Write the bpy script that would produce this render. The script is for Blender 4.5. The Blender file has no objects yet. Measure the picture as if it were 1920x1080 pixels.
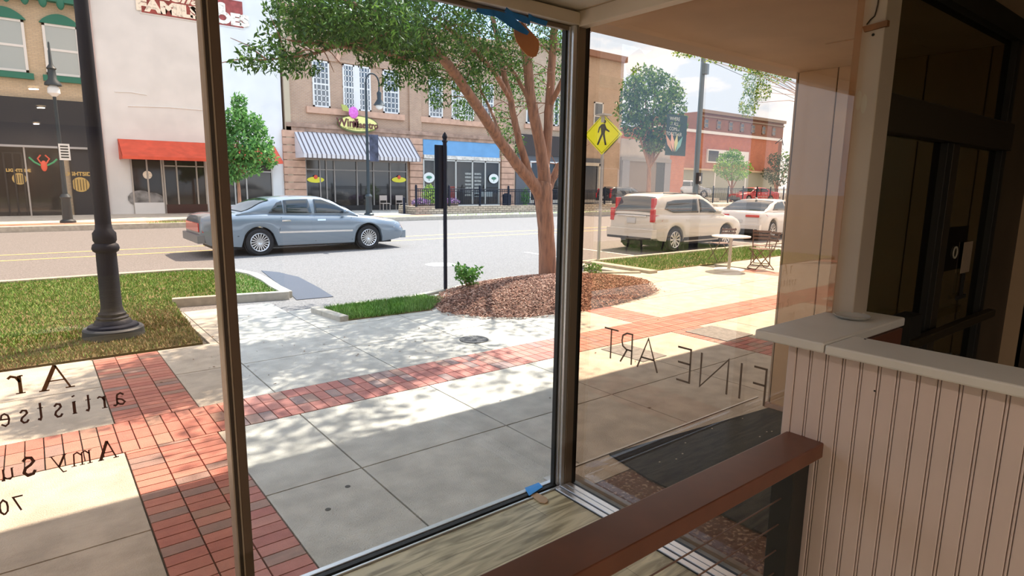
import bpy, bmesh, math, random
import numpy as np
from mathutils import Vector, Matrix
random.seed(7); RNG = np.random.default_rng(11)
PI = math.pi
SC = bpy.context.scene
COL = SC.collection
# ------------------------------------------------------------------ camera
F_PX = 1134.89; YAW = .669052; PITCH = .170067; ROLL = -.0139002; EYE = 1.8
fwd = Vector((math.sin(YAW)*math.cos(PITCH), math.cos(YAW)*math.cos(PITCH), -math.sin(PITCH)))
rt0 = Vector((math.cos(YAW), -math.sin(YAW), 0)); dn0 = fwd.cross(rt0)
rt = rt0*math.cos(ROLL)+dn0*math.sin(ROLL); dn = dn0*math.cos(ROLL)-rt0*math.sin(ROLL)
cam_d = bpy.data.cameras.new('camera'); cam = bpy.data.objects.new('camera', cam_d); COL.objects.link(cam)
cam_d.sensor_width = 36; cam_d.lens = F_PX*36/1920; cam_d.clip_start = .02; cam_d.clip_end = 600
cam.matrix_world = Matrix(((rt.x, -dn.x, -fwd.x, 0), (rt.y, -dn.y, -fwd.y, 0), (rt.z, -dn.z, -fwd.z, EYE), (0, 0, 0, 1)))
SC.camera = cam
def ray(px, py): return rt*((px-960)/F_PX)+dn*((py-540)/F_PX)+fwd
def at(px, py, Y):                       # point of the vertical plane at distance Y that the surveyed pixel shows
    d = ray(px, py); t = Y/d.y; return Vector((d.x*t, Y, EYE+d.z*t))
def atX(px, py, X):
    d = ray(px, py); t = X/d.x; return Vector((X, d.y*t, EYE+d.z*t))
def gr(px, py, z=0.0):
    d = ray(px, py); t = (EYE-z)/-d.z; return Vector((d.x*t, d.y*t, z))
# ------------------------------------------------------------------ view, world, sun
vs = SC.view_settings; vs.view_transform = 'Standard'; vs.look = 'None'; vs.gamma = 1; vs.exposure = 1.0; vs.use_curve_mapping = False
W = bpy.data.worlds.new('sky'); SC.world = W; W.use_nodes = True
nt = W.node_tree; nt.nodes.clear()
def nn(nt, t, **k):
    n = nt.nodes.new(t)
    for a, b in k.items(): setattr(n, a, b)
    return n
wo = nn(nt, 'ShaderNodeOutputWorld'); bg = nn(nt, 'ShaderNodeBackground'); tc = nn(nt, 'ShaderNodeTexCoord')
sep = nn(nt, 'ShaderNodeSeparateXYZ'); nt.links.new(tc.outputs['Generated'], sep.inputs[0])
gradr = nn(nt, 'ShaderNodeValToRGB'); nt.links.new(sep.outputs['Z'], gradr.inputs[0])
e = gradr.color_ramp.elements; e[0].position = 0.0; e[0].color = (.36, .50, .70, 1); e[1].position = .75; e[1].color = (.42, .55, .80, 1)
e2 = gradr.color_ramp.elements.new(.3); e2.color = (.40, .56, .80, 1)
mp = nn(nt, 'ShaderNodeMapping'); mp.inputs['Scale'].default_value = (1, 1, 2.6); nt.links.new(tc.outputs['Generated'], mp.inputs[0])
nz = nn(nt, 'ShaderNodeTexNoise'); nz.inputs['Scale'].default_value = 2.6; nz.inputs['Detail'].default_value = 8; nz.inputs['Roughness'].default_value = .55
nt.links.new(mp.outputs[0], nz.inputs['Vector'])
cr = nn(nt, 'ShaderNodeValToRGB'); cr.color_ramp.elements[0].position = .46; cr.color_ramp.elements[1].position = .60
nt.links.new(nz.outputs['Fac'], cr.inputs[0])
mx = nn(nt, 'ShaderNodeMix', data_type='RGBA'); nt.links.new(cr.outputs[0], mx.inputs[0]); nt.links.new(gradr.outputs[0], mx.inputs[6]); mx.inputs[7].default_value = (.92, .93, .95, 1)
nt.links.new(mx.outputs[2], bg.inputs[0]); bg.inputs[1].default_value = 1.3; nt.links.new(bg.outputs[0], wo.inputs[0])
SUN_TO = Vector((.66, .30, 1.0)).normalized()
sd = bpy.data.lights.new('sun', 'SUN'); sd.energy = 5.0; sd.angle = math.radians(.6); sd.color = (1, .95, .86)
so = bpy.data.objects.new('sun', sd); COL.objects.link(so); so.rotation_euler = SUN_TO.to_track_quat('Z', 'Y').to_euler(); so.location = (20, 10, 30)
# ------------------------------------------------------------------ helpers
MATS = {}
def mat(name, col, rough=.6, metal=0, noise=0, nscale=8, bump=0, bscale=30, col2=None, island=None, spec=None, emit=None, estr=0, detail=6, coat=0, thr=None):
    if name in MATS: return MATS[name]
    m = bpy.data.materials.new(name); m.use_nodes = True; t = m.node_tree; b = t.nodes['Principled BSDF']
    b.inputs['Base Color'].default_value = (*col, 1); b.inputs['Roughness'].default_value = rough; b.inputs['Metallic'].default_value = metal
    if spec is not None: b.inputs['Specular IOR Level'].default_value = spec
    if coat: b.inputs['Coat Weight'].default_value = coat; b.inputs['Coat Roughness'].default_value = .04
    co = None
    if noise or bump or col2 is not None:
        co = nn(t, 'ShaderNodeTexCoord')
    if col2 is not None or noise:
        n = nn(t, 'ShaderNodeTexNoise'); n.inputs['Scale'].default_value = nscale; n.inputs['Detail'].default_value = detail
        t.links.new(co.outputs['Object'], n.inputs['Vector'])
        r = nn(t, 'ShaderNodeValToRGB'); a, z = r.color_ramp.elements
        lo, hi = thr if thr else (.35, .65)
        a.position = lo; z.position = hi
        if col2 is None:
            a.color = (*[c*(1-noise) for c in col], 1); z.color = (*[min(1, c*(1+noise)) for c in col], 1)
        else: a.color = (*col, 1); z.color = (*col2, 1)
        t.links.new(n.outputs['Fac'], r.inputs[0]); out = r.outputs[0]
        t.links.new(out, b.inputs['Base Color'])
    if island:
        g = nn(t, 'ShaderNodeNewGeometry'); r2 = nn(t, 'ShaderNodeValToRGB'); r2.color_ramp.interpolation = 'CONSTANT' if island[0] == 'C' else 'LINEAR'
        cols = island[1:]
        els = r2.color_ramp.elements
        while len(els) < len(cols): els.new(.5)
        for i, c in enumerate(cols): els[i].position = c[0]; els[i].color = (*c[1], 1)
        t.links.new(g.outputs['Random Per Island'], r2.inputs[0])
        if noise or col2 is not None:
            k = nn(t, 'ShaderNodeMix', data_type='RGBA'); k.inputs[0].default_value = .3
            t.links.new(r2.outputs[0], k.inputs[6]); t.links.new(out, k.inputs[7]); t.links.new(k.outputs[2], b.inputs['Base Color'])
        else: t.links.new(r2.outputs[0], b.inputs['Base Color'])
    if bump:
        n = nn(t, 'ShaderNodeTexNoise'); n.inputs['Scale'].default_value = bscale; n.inputs['Detail'].default_value = 5
        t.links.new(co.outputs['Object'], n.inputs['Vector']); bp = nn(t, 'ShaderNodeBump'); bp.inputs['Strength'].default_value = bump; bp.inputs['Distance'].default_value = .02
        t.links.new(n.outputs['Fac'], bp.inputs['Height']); t.links.new(bp.outputs[0], b.inputs['Normal'])
    if emit: b.inputs['Emission Color'].default_value = (*emit, 1); b.inputs['Emission Strength'].default_value = estr
    MATS[name] = m; return m
def glass(name, tint=(1, 1, 1), ior=1.62, rough=0.0, refl=1.0):
    if name in MATS: return MATS[name]
    m = bpy.data.materials.new(name); m.use_nodes = True; t = m.node_tree; t.nodes.clear()
    o = nn(t, 'ShaderNodeOutputMaterial'); tr = nn(t, 'ShaderNodeBsdfTransparent'); gl = nn(t, 'ShaderNodeBsdfGlossy'); fr = nn(t, 'ShaderNodeFresnel'); mx = nn(t, 'ShaderNodeMixShader')
    fr.inputs[0].default_value = ior; tr.inputs[0].default_value = (*tint, 1); gl.inputs['Roughness'].default_value = rough; gl.inputs[0].default_value = (refl, refl, refl, 1)
    gm = nn(t, 'ShaderNodeNewGeometry'); iv = nn(t, 'ShaderNodeMath', operation='SUBTRACT'); iv.inputs[0].default_value = 1; t.links.new(gm.outputs['Backfacing'], iv.inputs[1]); ml = nn(t, 'ShaderNodeMath', operation='MULTIPLY'); t.links.new(fr.outputs[0], ml.inputs[0]); t.links.new(iv.outputs[0], ml.inputs[1]); ml.use_clamp = True
    t.links.new(ml.outputs[0], mx.inputs[0]); t.links.new(tr.outputs[0], mx.inputs[1]); t.links.new(gl.outputs[0], mx.inputs[2]); t.links.new(mx.outputs[0], o.inputs[0])
    MATS[name] = m; return m
def brickmat(name, c1, c2, mortar, bw=.2, bh=.07, ms=.008, axis='XZ', rough=.85, bias=0):
    if name in MATS: return MATS[name]
    m = bpy.data.materials.new(name); m.use_nodes = True; t = m.node_tree; b = t.nodes['Principled BSDF']; b.inputs['Roughness'].default_value = rough
    co = nn(t, 'ShaderNodeTexCoord'); s = nn(t, 'ShaderNodeSeparateXYZ'); c = nn(t, 'ShaderNodeCombineXYZ'); t.links.new(co.outputs['Object'], s.inputs[0])
    ad = nn(t, 'ShaderNodeMath', operation='ADD'); t.links.new(s.outputs['X'], ad.inputs[0]); t.links.new(s.outputs['Y'], ad.inputs[1])
    t.links.new(ad.outputs[0], c.inputs[0]); t.links.new(s.outputs['Z'], c.inputs[1])
    br = nn(t, 'ShaderNodeTexBrick'); t.links.new(c.outputs[0], br.inputs['Vector'])
    br.inputs['Color1'].default_value = (*c1, 1); br.inputs['Color2'].default_value = (*c2, 1); br.inputs['Mortar'].default_value = (*mortar, 1)
    br.inputs['Scale'].default_value = 1; br.inputs['Mortar Size'].default_value = ms; br.inputs['Brick Width'].default_value = bw; br.inputs['Row Height'].default_value = bh; br.inputs['Bias'].default_value = bias
    n = nn(t, 'ShaderNodeTexNoise'); n.inputs['Scale'].default_value = 1.2; n.inputs['Detail'].default_value = 5; t.links.new(co.outputs['Object'], n.inputs['Vector'])
    k = nn(t, 'ShaderNodeMix', data_type='RGBA', blend_type='MULTIPLY'); k.inputs[0].default_value = .35
    t.links.new(br.outputs[0], k.inputs[6]); t.links.new(n.outputs['Fac'], k.inputs[7])
    hs = nn(t, 'ShaderNodeHueSaturation'); hs.inputs['Value'].default_value = 1.18; t.links.new(k.outputs[2], hs.inputs['Color']); t.links.new(hs.outputs[0], b.inputs['Base Color'])
    MATS[name] = m; return m
class MB:
    """collects shapes, then links them as one mesh object"""
    def __init__(s): s.v = []; s.f = []; s.sm = []
    def add(s, vs_, fs, smooth=False):
        n = len(s.v); s.v += [tuple(v) for v in vs_]
        for f in fs: s.f.append(tuple(i+n for i in f)); s.sm.append(smooth)
        return s
    def box(s, a, b):
        x0, x1 = sorted((a[0], b[0])); y0, y1 = sorted((a[1], b[1])); z0, z1 = sorted((a[2], b[2]))
        return s.add([(x0, y0, z0), (x1, y0, z0), (x1, y1, z0), (x0, y1, z0), (x0, y0, z1), (x1, y0, z1), (x1, y1, z1), (x0, y1, z1)],
                     [(0, 3, 2, 1), (4, 5, 6, 7), (0, 1, 5, 4), (1, 2, 6, 5), (2, 3, 7, 6), (3, 0, 4, 7)])
    def prism(s, pts, z0, z1):           # polygon in XY extruded in Z
        n = len(pts); vs_ = [(p[0], p[1], z0) for p in pts]+[(p[0], p[1], z1) for p in pts]
        return s.add(vs_, [tuple(range(n))[::-1], tuple(range(n, 2*n))]+[(i, (i+1) % n, n+(i+1) % n, n+i) for i in range(n)])
    def slab(s, pts3, off):              # planar 3-D polygon given thickness by an offset vector
        n = len(pts3); o = Vector(off); vs_ = [Vector(p) for p in pts3]+[Vector(p)+o for p in pts3]
        return s.add(vs_, [tuple(range(n))[::-1], tuple(range(n, 2*n))]+[(i, (i+1) % n, n+(i+1) % n, n+i) for i in range(n)])
    def tube(s, pts, rad, n=10, cap=True):
        pts = [Vector(p) for p in pts]; rad = rad if isinstance(rad, (list, tuple)) else [rad]*len(pts); ring = []; vs_ = []; up = None
        for i, p in enumerate(pts):
            d = (pts[min(i+1, len(pts)-1)]-pts[max(i-1, 0)]).normalized()
            if up is None: up = Vector((0, 0, 1)) if abs(d.z) < .9 else Vector((1, 0, 0))
            a = d.cross(up).normalized(); up = a.cross(d).normalized()
            for k in range(n):
                t = 2*PI*k/n; vs_.append(p+(a*math.cos(t)+up*math.sin(t))*rad[i])
        fs = [(i*n+k, i*n+(k+1) % n, (i+1)*n+(k+1) % n, (i+1)*n+k) for i in range(len(pts)-1) for k in range(n)]
        if cap: fs += [tuple(range(n))[::-1], tuple(range((len(pts)-1)*n, len(pts)*n))]
        return s.add(vs_, fs, True)
    def lathe(s, prof, c=(0, 0, 0), n=24, axis='Z', caps=True):
        vs_ = []; c = Vector(c)
        for r, z in prof:
            for k in range(n):
                t = 2*PI*k/n
                if axis == 'Z': vs_.append(c+Vector((r*math.cos(t), r*math.sin(t), z)))
                else: vs_.append(c+Vector((r*math.cos(t), z, r*math.sin(t))))
        m = len(prof)
        fs = [(i*n+k, i*n+(k+1) % n, (i+1)*n+(k+1) % n, (i+1)*n+k) for i in range(m-1) for k in range(n)]
        if caps: fs += [tuple(range(n))[::-1], tuple(range((m-1)*n, m*n))]
        return s.add(vs_, fs, True)
    def ell(s, c, r, nu=14, nv=9):
        c = Vector(c); vs_ = []; fs = []
        for j in range(nv+1):
            ph = PI*j/nv
            for i in range(nu):
                t = 2*PI*i/nu; vs_.append(c+Vector((r[0]*math.sin(ph)*math.cos(t), r[1]*math.sin(ph)*math.sin(t), r[2]*math.cos(ph))))
        for j in range(nv):
            for i in range(nu): fs.append((j*nu+i, (j+1)*nu+i, (j+1)*nu+(i+1) % nu, j*nu+(i+1) % nu))
        return s.add(vs_, fs, True)
    def build(s, name, m, parent=None, bevel=0, fix=True, loc=None):
        me = bpy.data.meshes.new(name); me.from_pydata(s.v, [], s.f); me.validate()
        if fix:
            bm = bmesh.new(); bm.from_mesh(me); bmesh.ops.recalc_face_normals(bm, faces=bm.faces[:]); bm.to_mesh(me); bm.free()
        if len(me.polygons) == len(s.sm): me.polygons.foreach_set('use_smooth', s.sm)
        me.materials.append(m); o = bpy.data.objects.new(name, me); COL.objects.link(o)
        if any(s.sm):
            try: me.set_sharp_from_angle(angle=math.radians(40))
            except Exception: pass
        if loc is not None: o.location = loc
        if parent: o.parent = parent
        if bevel:
            b = o.modifiers.new('bevel', 'BEVEL'); b.width = bevel; b.segments = 2; b.limit_method = 'ANGLE'; b.angle_limit = math.radians(40)
        return o
def tag(o, label=None, cat=None, group=None, kind=None):
    if label: o['label'] = label
    if cat: o['category'] = cat
    if group: o['group'] = group
    if kind: o['kind'] = kind
    return o
def empty(name, loc=(0, 0, 0), rz=0, label=None, cat=None, group=None, kind=None):
    o = bpy.data.objects.new(name, None); COL.objects.link(o); o.location = loc; o.rotation_euler = (0, 0, rz); o.empty_display_size = .2
    return tag(o, label, cat, group, kind)
def copy_tree(o, parent=None):
    c = o.copy(); COL.objects.link(c); c.parent = parent
    for ch in [x for x in COL.objects if x.parent == o]: copy_tree(ch, c)
    return c
def struct(o, label=None): o['kind'] = 'structure'; 
def setk(o, label, cat): tag(o, label, cat, None, 'structure'); return o
def text(name, s, size, M4, m, parent=None, ext=.004, bold=0.0, align='CENTER', shear=0.0, sx=1.0, space=1.0):
    cu = bpy.data.curves.new(name, 'FONT'); cu.body = s; cu.size = size; cu.extrude = ext; cu.offset = bold; cu.align_x = align; cu.align_y = 'CENTER'; cu.shear = shear; cu.space_character = space; cu.resolution_u = 4
    t = bpy.data.objects.new(name, cu); COL.objects.link(t); bpy.context.view_layer.update()
    me = bpy.data.meshes.new_from_object(t); bpy.data.objects.remove(t); bpy.data.curves.remove(cu)
    if sx != 1: me.transform(Matrix.Diagonal((sx, 1, 1, 1)))
    me.transform(M4); me.materials.clear(); me.materials.append(m)
    o = bpy.data.objects.new(name, me); COL.objects.link(o); o.parent = parent; return o
def face_mY(x, y, z): # text readable from -Y side: local x->+X, local y->+Z, normal -> -Y
    return Matrix(((1, 0, 0, x), (0, 0, -1, y), (0, 1, 0, z), (0, 0, 0, 1)))
def fm(x, z, y): return face_mY(x, y, z)
# leaf cards as real small folded leaves
def leaves(centers, size, width=.42, droop=.3, jit=None):
    n = len(centers); d = RNG.normal(size=(n, 3)); d[:, 2] -= droop; d /= np.linalg.norm(d, axis=1)[:, None]
    r = RNG.normal(size=(n, 3)); s = np.cross(d, r); s /= np.linalg.norm(s, axis=1)[:, None]; nrm = np.cross(d, s)
    L = size*(.7+.6*RNG.random(n))[:, None]; Wd = L*width*.5
    c = np.asarray(centers)
    v = np.stack([c, c+d*L*.45+s*Wd+nrm*L*.05, c+d*L, c+d*L*.45-s*Wd+nrm*L*.05], 1).reshape(-1, 3)
    f = np.arange(4*n).reshape(n, 4); f2 = np.concatenate([f[:, [0, 1, 2]], f[:, [0, 2, 3]]])
    return v, f2
def leaf_obj(name, centers, size, m, parent=None, width=.42, droop=.3):
    v, f = leaves(centers, size, width, droop); me = bpy.data.meshes.new(name); me.from_pydata(v.tolist(), [], f.tolist()); me.materials.append(m)
    o = bpy.data.objects.new(name, me); COL.objects.link(o); o.parent = parent; return o
def blob(c, r, n, shell=.5):
    p = RNG.normal(size=(n, 3)); p /= np.linalg.norm(p, axis=1)[:, None]; p *= (RNG.random(n)**(1/3)*(1-shell)+shell*RNG.random(n)**.3)[:, None]
    return p*np.array(r)+np.array(c)
def leafmat(name, cols, trans=.4):
    m = mat(name, cols[0][1], rough=.5, island=['L']+cols)
    t = m.node_tree; b = t.nodes['Principled BSDF']; src = b.inputs['Base Color'].links[0].from_socket
    tl = nn(t, 'ShaderNodeBsdfTranslucent'); mx = nn(t, 'ShaderNodeMixShader'); mx.inputs[0].default_value = trans
    o = [x for x in t.nodes if x.type == 'OUTPUT_MATERIAL'][0]
    t.links.new(src, tl.inputs[0]); t.links.new(b.outputs[0], mx.inputs[1]); t.links.new(tl.outputs[0], mx.inputs[2]); t.links.new(mx.outputs[0], o.inputs[0])
    return m
# ================================================================== ground outside
def lift(p, z): return (p[0], p[1], z)
ROAD = -.06
m_con = mat('concrete', (.57, .54, .47), .85, noise=.13, nscale=5, bump=.5, bscale=110, detail=10)
m_joint = mat('joint_dirt', (.10, .095, .085), .95)
m_asph = mat('asphalt', (.205, .198, .195), .9, noise=.3, nscale=38, bump=.5, bscale=140)
m_patch = mat('new_asphalt', (.075, .09, .12), .9, noise=.15, nscale=70, bump=.4, bscale=140)
m_curb = mat('curb_concrete', (.46, .42, .35), .85, noise=.12, nscale=9, bump=.2)
m_brk = mat('paver_brick', (.5, .2, .15), .8, noise=.25, nscale=14, bump=.3, bscale=120, island=['C', (0, (.50, .20, .165)), (.26, (.57, .245, .20)), (.48, (.47, .175, .15)), (.64, (.56, .27, .22)), (.79, (.27, .245, .235)), (.90, (.36, .27, .22))])
o = MB().add([(-160, -25, ROAD), (220, -25, ROAD), (220, 320, ROAD), (-160, 320, ROAD)], [(0, 1, 2, 3)]).build('road', m_asph, fix=False)
setk(o, 'wide grey asphalt street between the two rows of shops', 'road')
# concrete sidewalk: slabs with open joints over a dark bed
XJ = [.337-1.165*i for i in range(1, 10)]; BY0, BY1 = 4.563, 5.17
P = 1.165
strips = [(.337+5.825*k, .905+5.825*k) for k in range(-2, 6)]
def xcuts(x0, x1):
    c = []; k0 = int((x0-.337)//P)-1
    for k in range(k0, k0+60):
        x = .337+P*k
        c.append(x)
    cc = []
    for a, b in zip(c, c[1:]):
        hit = [s for s in strips if abs(s[0]-a) < .02]
        lo = hit[0][1] if hit else a
        cc.append((lo, b))
    return [(max(a, x0), min(b, x1)) for a, b in cc if min(b, x1)-max(a, x0) > .03]
side = MB(); g = .006
def slabs(x0, x1, ys):
    for a, b in xcuts(x0, x1):
        for c, d in zip(ys, ys[1:]): side.box((a+g, c+g, -.05), (b-g, d-g, 0))
slabs(-11, 30, [2.42, 3.42, BY0]); slabs(-11, 30, [BY1, 6.2, 7.22])
for a, b in xcuts(1.42, 30):                     # apron towards the street, right of the lawn
    hi = 9.2 if b < 3.2 else (8.45 if b < 10.3 else 10.0)
    lo = 7.22
    side.box((a+g, lo+g, -.05), (b-g, hi, 0))
o = side.build('sidewalk', m_con); setk(o, 'pale concrete sidewalk slabs in front of the shop window', 'sidewalk')
bed = MB().box((-11, -4, -.5), (30, 8.4, -.02)).build('sidewalk_bed', m_joint); setk(bed, 'dark joints between the sidewalk slabs', 'sidewalk')
bk = MB(); q = .004
for a, b in strips:
    y = 2.45
    while y < 7.2:
        if not (BY0-.03 < y < BY1-.03):
            w = (b-a)/3
            for i in range(3): bk.box((a+i*w+q, y+q, -.05), (a+(i+1)*w-q, min(y+.094, 7.2 if y > BY1-.03 else BY0)-q, .002))
        y += .094
        if BY0-.03 < y < BY1-.03: y = BY1
x = -11.0
while x < 30:
    w = (BY1-BY0)/3; off = random.choice((0, 0, .07))
    for i in range(3):
        bk.box((x+q, BY0+i*w+q, -.05), (x+.102-q, BY0+(i+1)*w-q, .002))
    x += .102
o = bk.build('brick_paving', m_brk); setk(o, 'red brick bands crossing in the concrete sidewalk', 'paving')
# covers and lids in the sidewalk
m_iron = mat('cast_iron', (.09, .09, .09), .6, .4, noise=.2, nscale=40, bump=.6, bscale=60)
m_cov = mat('cover_stone', (.20, .20, .20), .8, noise=.25, nscale=20, bump=.4)
o = MB().box((4.83, 3.9, .001), (5.22, 4.5, .008)).build('utility_cover', m_cov, bevel=.003); tag(o, 'dark rectangular utility cover in concrete near the corner mullion', 'utility cover')
o = MB().box((6.3, 3.86, .003), (6.86, 4.45, .011)).build('utility_cover', m_cov, bevel=.003); tag(o, 'dark rectangular utility cover among bricks near the beige entry wall', 'utility cover')
e_ = empty('sidewalk_manhole', (3.92, 5.66, .002), 0, 'small round iron lid in the sidewalk left of the tree', 'manhole lid')
MB().lathe([(.17, 0), (.17, .006), (.15, .009), (.14, .006), (.05, .006), (.04, .009), (.001, .009)]).build('lid', m_iron, e_)
o = MB().lathe([(.36, 0), (.36, .006), (.30, .01), (.29, .006), (.001, .006)]).build('manhole_cover', mat('worn_iron', (.42, .41, .40), .6, .2, noise=.1), loc=(7.3, 11.9, ROAD)); tag(o, 'round manhole cover ring in the street behind black sign post', 'manhole cover')
for px, py in ((652, 912), (615, 955), (1215, 660)):
    p = gr(px, py, .001); o = MB().lathe([(.017, 0), (.016, .002), (.001, .003)], n=10).build('gum_spot', mat('gum', (.10, .10, .095), .9), loc=(p.x, p.y, 0)); tag(o, 'dark flattened gum spot on the shaded sidewalk slab', 'stain', 'gum spots on the sidewalk')
# curbs
def curb(name, pts, w, z0, z1, label):
    mb = MB(); n = len(pts); L = []; R = []
    for i, p in enumerate(pts):
        a = Vector(pts[max(i-1, 0)]); b = Vector(pts[min(i+1, n-1)]); d = (b-a).normalized(); nn_ = Vector((-d.y, d.x))
        L.append(Vector(p)+nn_*w/2); R.append(Vector(p)-nn_*w/2)
    for i in range(n-1):
        mb.prism([R[i], R[i+1], L[i+1], L[i]], z0, z1)
    o = mb.build(name, m_curb, bevel=.01); setk(o, label, 'curb'); return o
curb('curb', [(-12, 13.5), (2.3, 13.4), (2.75, 13.15), (3.08, 12.7), (3.22, 12.1), (3.2, 11.2), (3.12, 10.4), (3.1, 9.75)], .17, -.2, .05, 'rounded concrete curb around the lawn with lamp post')
curb('curb', [(1.5, 9.98), (2.1, 9.88), (3.1, 9.66)], .12, -.2, .07, 'thin concrete curb between lawn and sidewalk apron')
curb('curb', [(2.98, 8.2), (3.02, 7.9), (3.08, 7.42)], .13, -.2, .07, 'short sloping curb end left of the small grass strip')
curb('curb', [(3.0, 8.36), (4.6, 8.36), (5.6, 8.75), (7, 9.1), (8.9, 8.8), (9.9, 8.2)], .14, -.2, .03, 'flush curb line along street edge behind mulch bed')
curb('curb', [(10.1, 8.0), (10.1, 9.9)], .25, -.2, .06, 'short curb end right of the mulch bed')
curb('curb', [(10.0, 10.05), (45, 10.05)], .16, -.2, .05, 'straight near curb beside the parked white cars')
o = MB().prism([gr(*p, ROAD)[:2] for p in ((490, 508), (522, 511), (560, 520), (598, 540), (625, 557), (556, 563), (545, 552))], -.058, -.05).build('asphalt_patch', m_patch); setk(o, 'blue grey asphalt patch beside curved lawn curb', 'paving')
o = MB().prism([gr(*p, ROAD)[:2] for p in ((1085, 487), (1165, 488), (1150, 518), (1080, 524))], -.058, -.05).build('asphalt_patch', m_patch); setk(o, 'blue grey asphalt patch right of the mullion behind mulch', 'paving')
m_yel = mat('yellow_paint', (.68, .52, .22), .8, noise=.2, nscale=20); m_wht = mat('white_paint', (.72, .70, .66), .8, noise=.15, nscale=20)
for y in (17.6, 18.9): o = MB().box((-60, y, -.059), (120, y+.11, -.055)).build('lane_line', m_yel); setk(o, 'long yellow painted line along the middle of the street', 'road marking'); o['group'] = 'yellow centre lines'
for x in (10.6, 12.6, 19.0): o = MB().box((x, 10.4, -.059), (x+.1, 12.9, -.055)).build('stall_line', m_wht); setk(o, 'white painted parking stall line beside the parked cars', 'road marking'); o['group'] = 'white stall lines'
# lawns
m_soil = mat('lawn_soil', (.16, .17, .05), .95, col2=(.20, .13, .07), nscale=2.2, bump=.5, bscale=40)
m_grass = mat('grass_blade', (.1, .25, .03), .6, island=['L', (0, (.07, .19, .02)), (.45, (.12, .28, .03)), (.8, (.20, .36, .05)), (1, (.32, .36, .11))])
m_dry = mat('dry_grass_blade', (.3, .22, .1), .7, island=['L', (0, (.13, .17, .05)), (.4, (.24, .21, .09)), (.8, (.36, .27, .14)), (1, (.30, .20, .10))])
LAWN = [(-12, 7.24), (1.36, 7.27), (1.46, 9.0), (1.52, 9.95), (2.1, 9.84), (3.02, 9.66), (3.04, 10.4), (3.11, 11.2), (3.13, 12.1), (3.0, 12.65), (2.7, 13.05), (2.3, 13.28), (-12, 13.4)]
def inside(x, y, poly):
    c = False; j = len(poly)-1
    for i in range(len(poly)):
        xi, yi = poly[i]; xj, yj = poly[j]
        if (yi > y) != (yj > y) and x < (xj-xi)*(y-yi)/(yj-yi)+xi: c = not c
        j = i
    return c
o = MB().prism(LAWN, -.3, .012).build('lawn_ground', m_soil); setk(o, 'soil under the lawn around the lamp post', 'ground')
def grass(name, poly, n, h, m, label, keep=lambda x, y: 1.0, z=.01):
    xs = [p[0] for p in poly]; ys = [p[1] for p in poly]; V = []; Fc = []
    k = 0
    while k < n:
        x = random.uniform(min(xs), max(xs)); y = random.uniform(min(ys), max(ys))
        if not inside(x, y, poly) or random.random() > keep(x, y): k += 1 if random.random() < .02 else 0; continue
        a = random.uniform(0, 2*PI); hh = h*random.uniform(.5, 1.2); w = .006+.004*random.random(); dx, dy = math.cos(a), math.sin(a); ln = random.uniform(.2, .9)*hh
        b = random.uniform(0, 2*PI); i = len(V)
        V += [(x-dx*w, y-dy*w, z), (x+dx*w, y+dy*w, z), (x+math.cos(b)*ln, y+math.sin(b)*ln, z+hh)]; Fc.append((i, i+1, i+2)); k += 1
    me = bpy.data.meshes.new(name); me.from_pydata(V, [], Fc); me.materials.append(m); o = bpy.data.objects.new(name, me); COL.objects.link(o); tag(o, label, 'grass', None, 'stuff'); return o
def dryness(x, y):
    d = max(0, 1-(y-7.2)/1.6); r = math.exp(-((x-1.0)**2/.35+(y-8.4)**2/1.6)); return min(1, .85*d+r)
NEAR = [p for p in LAWN]; NEAR = [(max(p[0], -4.5), p[1]) for p in NEAR]
grass('grass', NEAR, 62000, .045, m_grass, 'short green lawn around the black lamp post', lambda x, y: 1-.8*dryness(x, y))
grass('dry_grass', NEAR, 26000, .04, m_dry, 'dry brownish grass along the near lawn edge', dryness)
FARL = [(max(min(p[0], -4.5), -12), p[1]) for p in [(-12, 7.24), (-4.5, 7.25), (-4.5, 13.4), (-12, 13.4)]]
grass('grass', FARL, 14000, .06, m_grass, 'green lawn seen reflected beyond left window edge')
G2 = [(3.14, 8.26), (3.14, 7.42), (4.35, 7.38), (4.9, 7.9), (4.75, 8.3)]
o = MB().prism(G2, -.1, .014).build('grass_strip_ground', m_soil); setk(o, 'soil under the small grass strip', 'ground')
m_grass2 = mat('bright_grass_blade', (.2, .4, .05), .6, island=['L', (0, (.09, .20, .03)), (.5, (.16, .33, .05)), (1, (.24, .42, .09))])
grass('grass', G2, 11000, .07, m_grass2, 'small bright green grass strip left of the mulch bed')
o = MB().prism([(10.3, 8.2), (17, 8.2), (17, 9.9), (10.3, 9.9)], -.1, .014).build('verge_ground', m_soil); setk(o, 'soil of the verge right of the mulch bed', 'ground')
grass('grass', [(10.3, 8.2), (17, 8.2), (17, 9.9), (10.3, 9.9)], 9000, .07, m_grass2, 'grass verge beside the parked white suv')
# fallen leaves scattered on the slabs
m_fall = mat('fallen_leaf', (.17, .11, .06), .8, island=['L', (0, (.12, .08, .05)), (1, (.28, .16, .08))])
c = np.array([(random.uniform(.3, 3.6), random.uniform(5.2, 9), .012) for _ in range(70)]+[(random.uniform(1.5, 9), random.uniform(3, 8.), .012) for _ in range(60)])
V, Fc = leaves(c, .035, .6, 0); V[:, 2] = .006+np.abs(V[:, 2]-.012)*.25
me = bpy.data.meshes.new('fallen_leaves'); me.from_pydata(V.tolist(), [], Fc.tolist()); me.materials.append(m_fall); o = bpy.data.objects.new('fallen_leaves', me); COL.objects.link(o); tag(o, 'small brown fallen leaves scattered over the sidewalk', 'leaves', None, 'stuff')
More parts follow.
